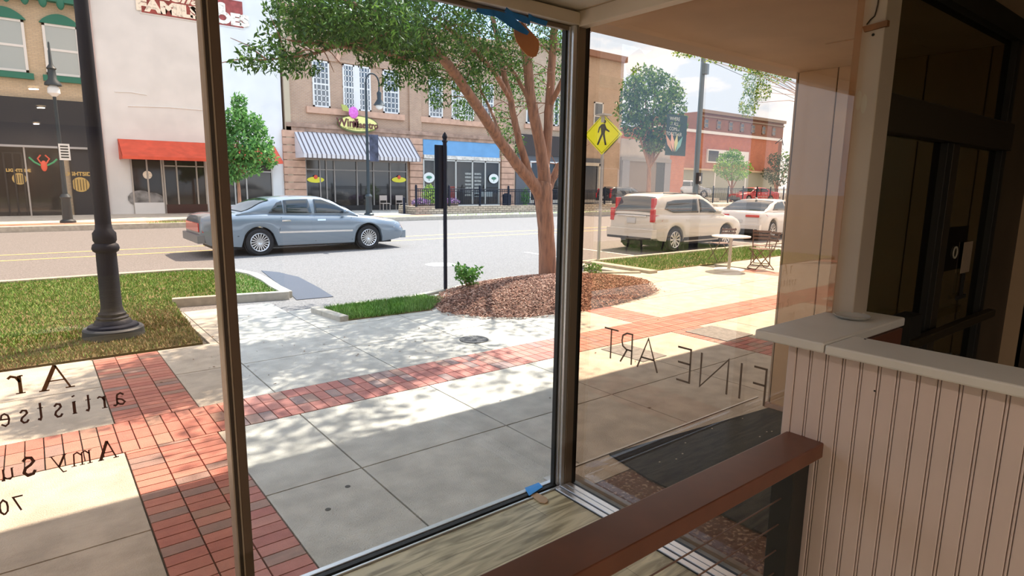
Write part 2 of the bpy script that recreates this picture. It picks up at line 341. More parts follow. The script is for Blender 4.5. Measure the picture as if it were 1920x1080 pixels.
# mulch bed
MUL = [(4.55, 7.82), (4.34, 7.04), (4.62, 6.52), (5.05, 6.18), (5.61, 6.08), (6.25, 6.03), (7.18, 6.13), (8.26, 6.41), (8.9, 7.2), (8.95, 8.1), (8.62, 8.56), (7.71, 9.05), (6.26, 8.86), (5.2, 8.35)]
MC = Vector((6.9, 7.5))
def mulz(x, y):
    d = Vector((x, y))-MC; r = math.hypot(d.x/2.3, d.y/1.45); return .02+.20*max(0, 1-r*r)
m_mul = mat('mulch_soil', (.16, .085, .055), .95, noise=.4, nscale=30, bump=1, bscale=50)
mb = MB(); N = 40; R_ = 9; V = []
for i in range(N):
    a = 2*PI*i/N; k = 10.0
    while not inside(MC.x+math.cos(a)*k, MC.y+math.sin(a)*k, MUL) and k > .1: k -= .02
    for j in range(R_+1): x, y = MC.x+math.cos(a)*k*j/R_, MC.y+math.sin(a)*k*j/R_; V.append((x, y, mulz(x, y) if j < R_ else -.02))
Fc = [(i*(R_+1)+j, i*(R_+1)+j+1, ((i+1) % N)*(R_+1)+j+1, ((i+1) % N)*(R_+1)+j) for i in range(N) for j in range(R_)]
mb.add(V, Fc, True); o = mb.build('mulch_bed', m_mul); setk(o, 'raised mulch bed around the street tree', 'mulch bed')
m_chip = mat('wood_chip', (.4, .2, .12), .85, island=['L', (0, (.09, .04, .028)), (.35, (.26, .12, .08)), (.7, (.46, .24, .16)), (1, (.70, .48, .37))])
V = []; Fc = []
k = 0
while k < 15000:
    x = random.uniform(4.25, 9.0); y = random.uniform(5.95, 9.1); ok = inside(x, y, MUL)
    if not ok and (random.random() > .04 or not inside(MC.x+(x-MC.x)*.95, MC.y+(y-MC.y)*.93, MUL)): continue
    z = max(mulz(x, y), .01)+random.uniform(0, .02); a = random.uniform(0, 2*PI); L = random.uniform(.02, .055); w = random.uniform(.008, .018); tl = random.uniform(-.5, .5)*L
    dx, dy = math.cos(a), math.sin(a); t = .006; i = len(V)
    for s1 in (-1, 1):
        for s2 in (-1, 1): V.append((x+dx*L*s1*.5-dy*w*s2*.5, y+dy*L*s1*.5+dx*w*s2*.5, z+tl*s1*.5+random.uniform(-.3, .3)*w))
    V.append((x, y, z+t+.004))
    Fc += [(i, i+1, i+4), (i+1, i+3, i+4), (i+3, i+2, i+4), (i+2, i, i+4), (i, i+2, i+3, i+1)]; k += 1
me = bpy.data.meshes.new('wood_chips'); me.from_pydata(V, [], Fc); me.materials.append(m_chip); o = bpy.data.objects.new('wood_chips', me); COL.objects.link(o)
tag(o, 'reddish brown wood chips heaped around the street tree', 'wood chips', None, 'stuff')
# ------------------------------------------------------------------ street tree
m_bark = mat('bark', (.40, .20, .12), .85, col2=(.20, .105, .07), nscale=9, bump=.7, bscale=22, thr=(.4, .7))
m_leafA = leafmat('street_tree_leaf', [(0, (.025, .075, .014)), (.4, (.05, .13, .02)), (.75, (.11, .24, .035)), (1, (.20, .34, .06))], .4)
_t = m_bark.node_tree; _m = nn(_t, 'ShaderNodeMapping'); _m.inputs['Scale'].default_value = (2.2, 2.2, .35)
_c = [x for x in _t.nodes if x.type == 'TEX_COORD'][0]
for _n in [x for x in _t.nodes if x.type == 'TEX_NOISE']: _t.links.new(_m.outputs[0], _n.inputs['Vector'])
_t.links.new(_c.outputs['Object'], _m.inputs[0])
TY = 8.4
tree = empty('street_tree', (7.48, 8.4, .15), 0, 'large green leafy tree with forked brown trunk in the mulch bed', 'tree')
def L(p): return Vector(p)-tree.location
tr = MB()
def br_px(pts, rad, n=9, seg=0):
    P3 = [L(at(p[0], p[1], p[2] if len(p) > 2 else TY)) for p in pts]
    # smooth subdivision
    out = []; rr = []
    for i in range(len(P3)-1):
        for k in range(4):
            t = k/4; p0 = P3[max(i-1, 0)]; p1 = P3[i]; p2 = P3[i+1]; p3 = P3[min(i+2, len(P3)-1)]
            q = .5*((2*p1)+(p2-p0)*t+(2*p0-5*p1+4*p2-p3)*t*t+(3*p1-p0-3*p2+p3)*t**3)
            out.append(q+Vector((random.uniform(-1, 1), random.uniform(-1, 1), 0))*.006); rr.append(rad[i]+(rad[i+1]-rad[i])*t)
    out.append(P3[-1]); rr.append(rad[-1]); return out, rr
def limb(pts, rad, name='branch', n=10):
    o_, r_ = br_px(pts, rad); MB().tube(o_, r_, n).build(name, m_bark, tree); return o_
limb([(1026, 540), (1027, 500), (1024, 440), (1021, 395), (1018, 360), (1020, 345)], [.20, .165, .15, .155, .17, .15], 'trunk', 16)
TOPS = []
TOPS.append(limb([(1016, 372), (1000, 345), (975, 315), (945, 275), (905, 215, 8.2), (868, 160, 8.0), (830, 110, 7.8), (770, 60, 7.5), (690, 20, 7.1), (610, -10, 6.9)], [.13, .11, .10, .09, .085, .08, .075, .06, .045, .02]))
TOPS.append(limb([(1002, 350), (992, 325), (978, 280), (966, 235), (958, 190), (945, 140), (936, 90, 8.6), (925, 40, 8.7), (905, -40, 8.8)], [.08, .075, .065, .06, .055, .05, .045, .04, .02]))
TOPS.append(limb([(1020, 370), (1020, 330), (1014, 280), (1004, 230), (995, 180), (990, 130), (984, 80), (975, 10, 8.3), (960, -90, 8.2)], [.13, .12, .105, .10, .09, .085, .08, .06, .03]))
TOPS.append(limb([(1022, 320), (1026, 270), (1029, 210), (1033, 150), (1037, 90), (1041, 30), (1046, -60), (1050, -160, 8.6)], [.08, .085, .08, .075, .07, .065, .05, .03]))
TOPS.append(limb([(1022, 375), (1030, 350), (1040, 328), (1047, 312), (1048, 308)], [.08, .075, .065, .062, .055]))
TOPS.append(limb([(958, 190), (930, 140, 8.2), (890, 95, 7.9), (850, 60, 7.6), (800, 30, 7.4)], [.045, .04, .035, .03, .015]))
TOPS.append(limb([(1004, 230), (985, 175, 8.7), (950, 120, 9.0), (900, 85, 9.3), (850, 70, 9.5)], [.05, .04, .035, .03, .015]))
TOPS.append(limb([(1030, 200), (1050, 160, 8.1), (1068, 120, 7.9), (1100, 60, 7.7), (1130, -20, 7.5)], [.05, .045, .04, .03, .015]))
TOPS.append(limb([(830, 110, 7.8), (770, 110, 7.4), (700, 95, 7.0), (620, 85, 6.7), (540, 75, 6.5)], [.04, .03, .025, .018, .008]))
TOPS.append(limb([(945, 275), (920, 205, 8.9), (885, 140, 9.3), (860, 90, 9.6)], [.03, .025, .02, .01]))
TOPS.append(limb([(770, 60, 7.5), (690, 70, 7.0), (590, 100, 6.6), (500, 112, 6.4)], [.03, .022, .015, .006]))
# foliage lumps: (px, py, Y, rx, rz, count)
LUMPS = [(640, 20, 6.9, .75, .42, 1300), (730, 45, 7.2, .7, .45, 1500), (820, 40, 7.5, .7, .5, 1600), (900, 60, 8.0, .65, .45, 900), (760, 85, 7.4, .45, .28, 560), (690, 60, 7.1, .5, .25, 480), (610, 62, 6.8, .4, .16, 260),
         (850, 125, 8.2, .5, .35, 520), (920, 150, 8.8, .5, .35, 420), (800, 150, 7.7, .3, .2, 160), (950, 95, 8.4, .5, .35, 500), (1010, 60, 8.7, .5, .35, 350), (1050, 110, 8.8, .28, .45, 220), (885, 175, 9.2, .35, .3, 240), (980, 175, 9.4, .4, .35, 260), (940, 230, 9.6, .35, .35, 220), (1000, 150, 9.2, .5, .3, 260), (1045, 60, 8.2, .4, .35, 300), (1055, 200, 9.3, .25, .4, 130), (905, 110, 8.0, .4, .3, 350), (970, 120, 8.9, .35, .3, 260), (960, 270, 9.8, .3, .4, 150), (870, 205, 9.4, .25, .2, 130), (780, 125, 7.5, .35, .2, 220), (825, 185, 8.4, .25, .15, 90), (700, 45, 6.6, .6, .35, 700), (600, 45, 6.5, .35, .25, 300),
         (560, 30, 6.6, .4, .25, 260), (545, 70, 6.5, .35, .2, 150), (500, 100, 6.4, .3, .12, 110), (470, 118, 6.3, .22, .07, 50), (530, 118, 6.5, .25, .12, 90), (570, 120, 6.7, .22, .14, 110), (690, 112, 7.0, .16, .08, 60), (735, 150, 7.3, .18, .14, 90), (560, 0, 6.6, .35, .2, 250)]
pts = [blob(L(at(px, py, Y)), (rx, rx, rz), int(n*1.9), .2) for px, py, Y, rx, rz, n in LUMPS]
leaf_obj('foliage', np.concatenate(pts), .068, m_leafA, tree, .34, .6)
pts = []
for i in range(26):                                # the crown above the window head
    a = random.uniform(0, 2*PI); r = random.uniform(0, 2.6)
    c = (6.3+r*math.cos(a)-7.48, 7.9+r*math.sin(a)*.9-8.4, random.uniform(4.7, 6.6)); pts.append(blob(c, (.8, .8, .5), 330, .2))
for i in range(9): pts.append(blob((4.4+random.uniform(-1.2, 1.2)-7.48, 7.2+random.uniform(-1, 1)-8.4, random.uniform(4.3, 5.0)), (.7, .7, .35), 320, .2))
leaf_obj('foliage', np.concatenate(pts), .13, m_leafA, tree, .4, .4)
tw = MB()
for t_ in TOPS:
    for p in t_[len(t_)//3::2]:
        for _ in range(2):
            d = Vector((random.uniform(-1, 1), random.uniform(-.8, .8), random.uniform(-.3, .8))).normalized()*random.uniform(.3, .7)
            tw.tube([p, p+d*.5+Vector((0, 0, .03)), p+d], [.009, .006, .003], 5, False)
tw.build('twig', m_bark, tree)
# ------------------------------------------------------------------ shrub beside the sign post
m_shr = leafmat('shrub_leaf', [(0, (.05, .16, .03)), (.6, (.14, .33, .06)), (1, (.27, .46, .12))], .35)
def shrub(name, p, h, r, n, label, cat, m, lf=.06, stems=6, sm=None, group=None):
    e = empty(name, p, 0, label, cat, group); s = MB(); pts = []
    for i in range(stems):
        a = 2*PI*i/stems+random.random(); q = Vector((math.cos(a)*r*.75, math.sin(a)*r*.75, h*random.uniform(.6, .95)))
        s.tube([(0, 0, -.02), q*.5+Vector((0, 0, h*.1)), q], [.008, .006, .004], 5); pts.append(blob(q*.9, (r*.4, r*.4, h*.22), n//stems//2, .2)); pts.append(blob(q*.6, (r*.4, r*.4, h*.3), n//stems//2, .2))
    s.build('stem', sm or m_bark, e); leaf_obj('foliage', np.concatenate(pts), lf, m, e, .55, 0); return e
shrub('shrub', (5.55, 8.2, .08), .40, .23, 420, 'small leafy green shrub beside black sign post', 'shrub', m_shr, .075)
shrub('shrub', (8.5, 8.2, .05), .30, .2, 200, 'low green shrub behind corner mullion on mulch bed', 'shrub', m_shr, .06)
# ================================================================== street furniture
m_blk = mat('black_iron', (.007, .012, .026), .6, 0, spec=.25, bump=.1, bscale=40)
m_lampg = mat('dark_teal_iron', (.03, .045, .055), .5, .3)
m_lens = mat('lamp_glass', (.75, .78, .78), .15)
def big_lamp(loc, label, group=None):
    e = empty('lamp_post', loc, 0, label, 'lamp post', group)
    MB().lathe([(.30, -.06), (.305, .04), (.30, .115), (.285, .13), (.24, .132)], n=32).build('footing', mat('painted_footing', (.05, .06, .07), .6), e)
    MB().lathe([(.255, .13), (.245, .155), (.19, .17), (.175, .21), (.155, .225), (.16, .245), (.135, .26), (.14, .29), (.118, .31), (.115, .33), (.105, .36), (.10, .95), (.098, .98), (.125, 1.0), (.135, 1.03), (.125, 1.07), (.10, 1.09), (.115, 1.12), (.115, 1.2), (.085, 1.24), (.078, 1.3)], n=28).build('base', m_blk, e)
    MB().lathe([(.078, 1.3), (.072, 2.6), (.06, 4.2), (.055, 4.6)], n=20).build('pole', m_blk, e)
    MB().lathe([(.06, 4.55), (.12, 4.6), (.10, 4.68), (.16, 4.72), (.14, 4.76)], n=20).build('collar', m_blk, e)
    MB().lathe([(.10, 4.76), (.2, 4.95), (.21, 5.15), (.16, 5.3)], n=20).build('globe', m_lens, e)
    MB().lathe([(.21, 5.3), (.17, 5.4), (.06, 5.5), (.02, 5.7), (.001, 5.72)], n=20).build('cap', m_blk, e)
    return e
big_lamp((.61, 8.12, 0), 'thick black lamp post with round stepped base on the near lawn')
big_lamp((-7.2, 8.3, 0), 'black lamp post farther left, seen reflected in the side window')
# bench seen in the reflections
e = empty('bench', (-8.4, 10.4, 0), 0, 'slatted bench with black iron legs seen reflected in side window', 'bench')
m_slat = mat('bench_slat', (.42, .34, .26), .7, noise=.2)
for i in range(4): MB().box((-.9, -.25+.12*i, .43), (.9, -.15+.12*i, .46)).build('slat', m_slat, e)
for i in range(3): MB().box((-.9, .24, .55+.12*i), (.9, .27, .64+.12*i)).build('back_slat', m_slat, e)
for x in (-.75, .75): MB().tube([(x, -.25, 0), (x, -.2, .42), (x, .25, .42), (x, .3, .9)], .025, 8).tube([(x, .3, 0), (x, .2, .42)], .025, 8).build('leg', m_blk, e)
# sign seen from its back
p = Vector((5.38, 8.62, .03))
e = empty('street_sign', p, 0, 'black sign post with narrow black panel seen from behind, near the mulch', 'sign')
MB().lathe([(.032, -.1), (.032, 2.42), (.03, 2.43)], n=14).build('post', m_blk, e)
MB().lathe([(.034, 2.42), (.05, 2.44), (.03, 2.47), (.045, 2.51), (.03, 2.55), (.001, 2.59)], n=14).build('finial', m_blk, e)
MB().prism([(-.14, .30), (.08, .30)][:0] or [(-.17, .02), (.06, .02), (.06, .05), (-.17, .05)], 1.35, 2.38).build('panel', m_blk, e, bevel=.01)
# pedestrian crossing sign
m_ygr = mat('signal_yellow', (.86, .95, .02), .5); m_alu = mat('galvanised', (.45, .47, .49), .45, .6); m_ink = mat('sign_black', (.01, .012, .01), .5)
P0 = Vector((at(1128, 330, 10.05).x, 10.05, .03))
e = empty('crossing_sign', P0, 0, 'yellow diamond pedestrian crossing sign on slim grey post', 'sign')
MB().box((-.025, -.025, -.05), (.025, .025, 3.35)).build('post', m_alu, e)
zc = 2.93; hd = .46
ux = Vector((math.sin(.38), -math.cos(.38), 0))*-1; ux = Vector((.36, -.93, 0)).normalized()   # panel's horizontal direction
nrm = Vector((-.93, -.36, 0)).normalized()
def sp(u, v, off): return Vector((0, 0, zc))+ux*u+Vector((0, 0, v))+nrm*off
MB().slab([sp(0, hd, .04), sp(hd, 0, .04), sp(0, -hd, .04), sp(-hd, 0, .04)], nrm*.006).build('panel', m_ygr, e)
k = .93; k2 = .905; bd = MB()
q = [(0, 1), (1, 0), (0, -1), (-1, 0)]
for i in range(4):
    a, b = q[i], q[(i+1) % 4]; bd.slab([sp(a[0]*hd*k, a[1]*hd*k, .047), sp(b[0]*hd*k, b[1]*hd*k, .047), sp(b[0]*hd*k2, b[1]*hd*k2, .047), sp(a[0]*hd*k2, a[1]*hd*k2, .047)], nrm*.001)
bd.build('border', m_ink, e)
wk = MB()
def seg(pts): wk.slab([sp(u*hd, v*hd, .048) for u, v in pts], nrm*.002)
wk.slab([sp((.10+.075*math.cos(t*PI/8))*hd, (.62+.085*math.sin(t*PI/8))*hd, .048) for t in range(16)], nrm*.002)
seg([(-.06, .50), (.12, .52), (.18, .35), (.12, .02), (-.06, .02), (-.10, .30)])
seg([(-.06, .50), (-.20, .36), (-.26, .10), (-.20, .08), (-.14, .30), (-.08, .36)])
seg([(.12, .48), (.22, .28), (.38, .16), (.36, .10), (.16, .20), (.08, .36)])
seg([(-.06, .06), (.05, .06), (-.06, -.20), (-.20, -.52), (-.28, -.50), (-.16, -.18)])
seg([(.00, .06), (.12, .06), (.16, -.18), (.24, -.52), (.15, -.53), (.06, -.16)])
wk.build('walking_figure', m_ink, e)
MB().box((-.13, -.13, 3.35), (.13, .13, 3.39)).box((-.06, -.06, 3.2), (.06, .06, 3.36)).build('solar_cap', m_alu, e)
MB().slab([sp(0, hd, -.06), sp(-hd, 0, -.06), sp(0, -hd, -.06), sp(hd, 0, -.06)], -nrm*.006).build('back_panel', m_alu, e)
# cafe table and folding chairs
m_wt = mat('white_enamel', (.80, .80, .78), .35); m_wire = mat('rust_brown_wire', (.16, .10, .08), .55, .3)
e = empty('cafe_table', (12.0, 7.45, 0), 0, 'round white cafe table on pedestal, right of the mulch bed', 'table')
MB().lathe([(.40, .72), (.41, .73), (.41, .745), (.40, .75)], n=32).build('tabletop', m_wt, e)
MB().lathe([(.035, .02), (.035, .72)], n=14).build('pedestal', mat('brushed_column', (.5, .47, .44), .4, .5), e)
MB().lathe([(.33, 0), (.33, .012), (.28, .02), (.04, .03)], n=32).build('base', m_wt, e)
def fold_chair(loc, rz, label, g):
    e = empty('folding_chair', loc, rz, label, 'chair', g)
    for s in (-.2, .2):
        MB().tube([(-.2, s, .01), (.2, s, .45)], .011, 6).build('leg', m_wire, e); MB().tube([(.22, s*.9, .01), (-.18, s*.9, .46), (-.28, s*.9, .84)], .011, 6).build('leg', m_wire, e)
    b = MB()
    for i in range(5): b.box((-.18+.08*i, -.2, .45), (-.12+.08*i, .2, .462))
    b.build('seat', m_wire, e)
    b = MB()
    for i in range(3): b.box((-.27+.0*i-.02*i, -.19, .62+.08*i), (-.255-.02*i, .19, .67+.08*i))
    b.build('backrest', m_wire, e)
    MB().tube([(-.2, -.2, .012), (-.2, .2, .012)], .01, 6).build('foot_bar', m_wire, e); MB().tube([(.22, -.18, .012), (.22, .18, .012)], .01, 6).build('foot_bar', m_wire, e)
    return e
fold_chair((12.7, 7.1, 0), 2.6, 'brown metal folding chair just right of the white cafe table', 'folding chairs by the cafe table')
fold_chair((13.4, 7.5, 0), .4, 'brown metal folding chair farthest right beside beige entry wall', 'folding chairs by the cafe table')
fold_chair((13.1, 8.4, 0), 1.2, 'brown metal folding chair standing behind the white cafe table', 'folding chairs by the cafe table')
# ------------------------------------------------------------------ far street lamps
def far_lamp(loc, h, hook, label):
    e = empty('street_lamp', loc, 0, label, 'street lamp')
    MB().lathe([(.26, -.05), (.26, .08), (.17, .14), (.15, .9), (.19, .98), (.12, 1.1)], n=16).build('base', m_lampg, e)
    MB().lathe([(.085, 1.1), (.07, h*.6), (.055, h)], n=12).build('pole', m_lampg, e)
    if hook:
        r = .36; a = [(r-r*math.cos(t*PI/10), 0, h+r*1.25*math.sin(t*PI/10)) for t in range(11)]
        MB().tube([(0, 0, h-.3)]+a+[(2*r, 0, h-.35)], .04, 8).build('hook_arm', m_lampg, e)
        MB().lathe([(.05, h-.35), (.12, h-.45), (.10, h-.75), (.30, h-1.05)], (2*r, 0, 0), 16).build('lamp_shade', m_lampg, e)
        MB().ell((2*r, 0, h-1.08), (.2, .2, .18)).build('bulb_glass', m_lens, e)
    else:
        MB().lathe([(.07, h), (.2, h+.12), (.19, h+.3), (.1, h+.42)], n=16).build('bulb_glass', m_lens, e)
        MB().lathe([(.27, h+.40), (.26, h+.48), (.14, h+.62), (.12, h+.95), (.16, h+1.0), (.06, h+1.15), (.03, h+1.9), (.001, h+1.95)], n=16).build('lamp_shade', m_lampg, e)
    return e
SW = .1
p = gr(128, 418, SW); e = far_lamp(p, 4.65, False, 'street lamp with pointed top before the black shopfront')
k = at(121, 285, p.y-.15); MB().box((k.x-p.x-.17, -.16, k.z-p.z-.3), (k.x-p.x+.17, -.14, k.z-p.z+.3)).build('parking_sign', mat('sign_white', (.75, .75, .72), .5), e)
s = MB()
for i in range(5): s.box((k.x-p.x-.12, -.165, k.z-p.z-.22+.1*i), (k.x-p.x+.12, -.161, k.z-p.z-.17+.1*i))
s.build('sign_lettering', m_ink, e)
p = gr(692, 404, SW); e = far_lamp(p, 6.6, True, 'hooked street lamp with banner before the striped awning')
zb1 = at(700, 254, p.y).z-SW; zb0 = at(700, 301, p.y).z-SW; MB().box((.12, -.02, zb0), (.60, .0, zb1)).box((.0, -.02, zb1), (.62, .01, zb1+.04)).box((0, -.02, zb0-.04), (.62, .01, zb0)).build('banner', mat('navy_banner', (.06, .07, .11), .8, noise=.5, nscale=3), e)
# utility pole with banner, right of the big tree
p = Vector((38.6, 27.2, SW)); ep = empty('utility_pole', p, 0, 'tall blue grey utility pole left of the red brick building', 'utility pole')
m_pole = mat('pole_paint', (.16, .22, .27), .6)
MB().lathe([(.3, -.05), (.3, .5), (.2, .6), (.19, 5), (.15, 13), (.14, 16)], n=14).build('pole', m_pole, ep)
MB().box((-.2, -.35, 9.6), (.25, -.12, 10.3)).build('transformer_box', m_pole, ep)
MB().box((-.25, -.42, 1.9), (.2, -.18, 2.7)).build('signal_box', mat('signal_box_black', (.03, .03, .035), .6), ep)
MB().box((-.18, -.44, 2.1), (-.02, -.42, 2.45)).build('hand_symbol', mat('white_symbol', (.8, .8, .8), .5), ep)
zb = at(1268, 215, 27.0).z; zl = at(1268, 292, 27.0).z; xl = at(1249, 250, 27.0).x-p.x; xr = at(1287, 250, 27.0).x-p.x
m_ban = mat('dark_green_banner', (.018, .05, .045), .8)
o = MB().box((xl, -.21, zl-p.z), (xr, -.19, zb-p.z)).build('banner', m_ban, ep)
mt = mat('banner_cream', (.62, .66, .60), .8)
for i, s in enumerate(('WHERE', 'IT ALL', 'COMES', 'TOGETHER')):
    text('banner_lettering', s, .34, fm(xl+.85, zb-p.z-.3-.34*i, -.216), mt, o, .002)
pet = [(-.75, (.62, .36, .25), 1.15, -1.1), (-.3, (.75, .45, .35), 1.35, -.45), (.15, (.62, .62, .30), 1.25, .25), (.5, (.20, .45, .42), 1.1, .95)]
cxm = (xl+xr)/2-.15; zm = zl-p.z+.25
for dx, c, h_, lean in pet:
    a = Vector((cxm+dx*.3, -.218, zm)); tip = a+Vector((lean*.75, 0, h_)); md = (a+tip)/2; s_ = Vector((h_, 0, -lean*.75)).normalized()*.2
    MB().slab([a, md+s_, tip, md-s_], (0, -.003, 0)).build('lotus_petal', mat('petal_%d' % int(h_*100), c, .8), o)
# wires
p1 = at(1300, 210, 27.2); w = MB()
for k_ in range(4): w.tube([(p1.x, p1.y, 13-.7*k_), (p1.x+18, p1.y+2, 11.9-.7*k_), (p1.x+40, p1.y+4, 12.4-.7*k_)], .02, 4)
w.tube([(p1.x, p1.y, 12.8), (p1.x+.1, p1.y, 12.7)], .02, 4)
o = w.build('overhead_wire', m_blk); tag(o, 'thin black overhead wires running right from the utility pole', 'wire')
# brick wall planter, fence, tubs before the second shop
m_stone = brickmat('stacked_stone', (.50, .43, .33), (.38, .31, .24), (.16, .14, .11), .35, .12, .02)
PX0 = at(770, 398, 29.6).x; PX1 = PX0+17
e = empty('planter_wall', (0, 0, 0), 0, 'low stacked stone planter wall under the black fence', 'wall')
MB().box((PX0, 29.0, SW-.05), (PX1, 29.3, SW+.42)).box((PX0, 29.3, SW-.05), (PX0+.3, 31.0, SW+.42)).build('stone_courses', m_stone, e)
def fence(name, x0, x1, y, z0, h, label, y1=None, step=.13):
    y1 = y if y1 is None else y1; e = empty(name, (x0, y, z0), 0, label, 'fence'); L_ = x1-x0; dy = y1-y
    MB().tube([(0, 0, h), (L_, dy, h)], .028, 6).build('top_rail', m_blk, e); MB().tube([(0, 0, .12), (L_, dy, .12)], .022, 6).build('bottom_rail', m_blk, e); MB().tube([(0, 0, h-.13), (L_, dy, h-.13)], .02, 6).build('middle_rail', m_blk, e)
    n = int(L_/step); b = MB()
    for i in range(n): b.box((L_*i/n-.012, dy*i/n-.012, .1), (L_*i/n+.012, dy*i/n+.012, h))
    b.build('balusters', m_blk, e)
    for i in range(int(L_/2.1)+1): t = min(1, i*2.1/L_); MB().box((L_*t-.045, dy*t-.045, 0), (L_*t+.045, dy*t+.045, h+.14)).ell((L_*t, dy*t, h+.17), (.06, .06, .06), 8, 6).build('post', m_blk, e)
    return e
fence('iron_fence', PX0+.1, PX1-1, 29.15, SW+.40, .98, 'black iron patio fence on the stone planter, before the shops')
fence('iron_fence', 47.2, 66, 33.0, .33, 1.35, 'black picket fence before the red brick building', 31.0, .2)
m_barrel = mat('barrel_wood', (.20, .13, .09), .8, noise=.3, nscale=12); m_hoop = mat('barrel_hoop', (.12, .11, .10), .5, .5)
def barrel(px, y, lab, fl):
    x = at(px, 390, y).x; e = empty('barrel_planter', (x, y, SW), 0, lab, 'planter')
    MB().lathe([(.36, 0), (.44, .25), (.46, .5), (.44, .52), (.40, .5), (.38, .42)], n=18).build('barrel', m_barrel, e); MB().lathe([(.40, .1), (.42, .1), (.425, .15), (.40, .15)], n=18).lathe([(.44, .36), (.468, .36), (.47, .41), (.44, .41)], n=18).build('hoop', m_hoop, e)
    if fl: leaf_obj('flowers', blob((0, 0, .62), (.62, .5, .22), 420, .3), .10, mat('purple_flower', (.2, .06, .3), .7, island=['L', (0, (.10, .20, .05)), (.4, (.22, .10, .32)), (1, (.50, .28, .55))]), e, .8)
    else: leaf_obj('foliage', blob((0, 0, .95), (.5, .5, .75), 500, .3), .13, leafmat('bright_leaf', [(0, (.10, .25, .04)), (.6, (.28, .46, .08)), (1, (.5, .6, .15))]), e, .5)
barrel(805, 31.2, 'wooden barrel planter with bright green plant at fence corner', False); barrel(845, 31.3, 'wooden barrel planter with purple flowers behind the fence', True); barrel(790, 30.6, 'wooden barrel planter with purple flowers, left of green plant', True)
x = at(950, 380, 32).x; o = MB().lathe([(.28, 0), (.3, .9), (.32, .92), (.3, 1.0), (.1, 1.1)], n=16).build('trash_can', m_blk, loc=(x, 32, SW)); tag(o, 'round black trash can behind the patio fence', 'trash can')
# low shrubs / flower pots near the cafe entrance
x = at(905, 378, 32.3).x
p = gr(758, 401, SW); o = MB().lathe([(.07, 0), (.07, .85), (.06, .9), (.001, .93)], n=10).build('bollard', m_blk, loc=p); tag(o, 'short black bollard at sidewalk corner near the barrel planters', 'bollard')
# patio chairs and table under the striped awning
for px, lab in ((722, 'pale patio chair under the striped awning, left one'), (752, 'pale patio chair under the striped awning, right one')):
    q = at(px, 392, 33.6); e = empty('patio_chair', (q.x, 33.6, SW), 0, lab, 'chair'); mc = mat('pale_chair', (.46, .38, .33), .6)
    MB().box((-.24, -.24, .43), (.24, .24, .47)).build('seat', mc, e); MB().box((-.24, .2, .62), (.24, .24, .92)).build('backrest', mc, e)
    for sx in (-.22, .22):
        for sy in (-.22, .22): MB().box((sx-.015, sy-.015, 0), (sx+.015, sy+.015, .9 if sy > 0 else .44)).build('leg', mc, e)
# ------------------------------------------------------------------ trees across the street
def tree_far(name, loc, h, th, blobs, lf, cols, label, trunk_r=.09, forks=4, seedn=0, cat='tree', mname=None):
    e = empty(name, loc, 0, label, cat); t = MB(); t.tube([(0, 0, -.1), (.02, 0, th*.6), (0, .03, th)], [trunk_r*1.2, trunk_r, trunk_r*.85], 9)
    t.build('trunk', m_bark, e); b = MB()
    for c, r, n in blobs: b.tube([(0, 0, th*.92), (c[0]*.5, c[1]*.5, th+(c[2]-th)*.5), tuple(c)], [trunk_r*.6, trunk_r*.4, trunk_r*.15], 6, False)
    b.build('branch', m_bark, e); leaf_obj('foliage', np.concatenate([blob(c, r, n, .35) for c, r, n in blobs]), lf, leafmat(mname or name+'_leaf%d' % seedn, cols), e, .5, .2); return e
G1 = [(0, (.035, .12, .03)), (.5, (.10, .27, .06)), (1, (.24, .46, .12))]
p = gr(448, 402, SW); p.y = 30.0; q = at(450, 400, 30.0)
bl = []
for (px, py, rx, rz, n) in ((450, 195, .35, .5, 260), (440, 225, .6, .6, 420), (470, 235, .6, .6, 420), (425, 250, .45, .5, 260), (490, 245, .35, .5, 200), (450, 275, 1.0, .7, 800), (480, 285, .75, .6, 450), (425, 295, .7, .6, 450), (505, 270, .3, .4, 120), (455, 315, .9, .4, 480), (435, 330, .4, .3, 200), (410, 280, .5, .6, 250), (505, 300, .3, .35, 100)):
    c = at(px, py, 30.0); bl.append(((c.x-q.x, random.uniform(-.3, .3), c.z-SW), (rx, rx, rz), n))
tree_far('street_tree', (q.x, 30.0, SW), 6, 2.0, bl, .20, G1, 'young bright green tree before the red awning', .07)
G2c = [(0, (.02, .07, .02)), (.5, (.07, .19, .035)), (1, (.24, .42, .09))]
q = at(1215, 372, 29.0); bl = []
for (px, py, rx, rz, n) in ((1215, 150, 1.2, 1.1, 600), (1185, 165, 1.0, 1.0, 450), (1245, 165, 1.1, 1.0, 500), (1215, 195, 1.9, 1.2, 1000), (1180, 205, 1.1, 1.1, 500), (1255, 200, 1.1, 1.1, 500), (1225, 240, 1.8, 1.1, 900), (1190, 235, 1.0, 1.0, 450), (1262, 235, .8, 1.0, 300), (1220, 270, 1.1, .7, 500), (1235, 145, .8, .7, 250), (1265, 175, .8, .7, 200)):
    c = at(px, py, 29.0); bl.append(((c.x-q.x, random.uniform(-.5, .5), c.z-.1), (rx, rx, rz), n))
tree_far('shade_tree', (q.x, 29.0, .1), 8, 3.2, bl, .27, G2c, 'large leafy tree behind the yellow crossing sign', .16, mname='shade_leaf')
bl = []; q = at(1372, 355, 36.0)
for (px, py, rx, rz, n) in ((1372, 300, 1.5, .8, 900), (1350, 315, 1.0, .8, 450), (1395, 315, 1.0, .8, 450), (1372, 328, 1.5, .6, 600), (1372, 288, .9, .5, 300)):
    c = at(px, py, 36.0); bl.append(((c.x-q.x, random.uniform(-.4, .4), c.z-.4), (rx, rx, rz), n))
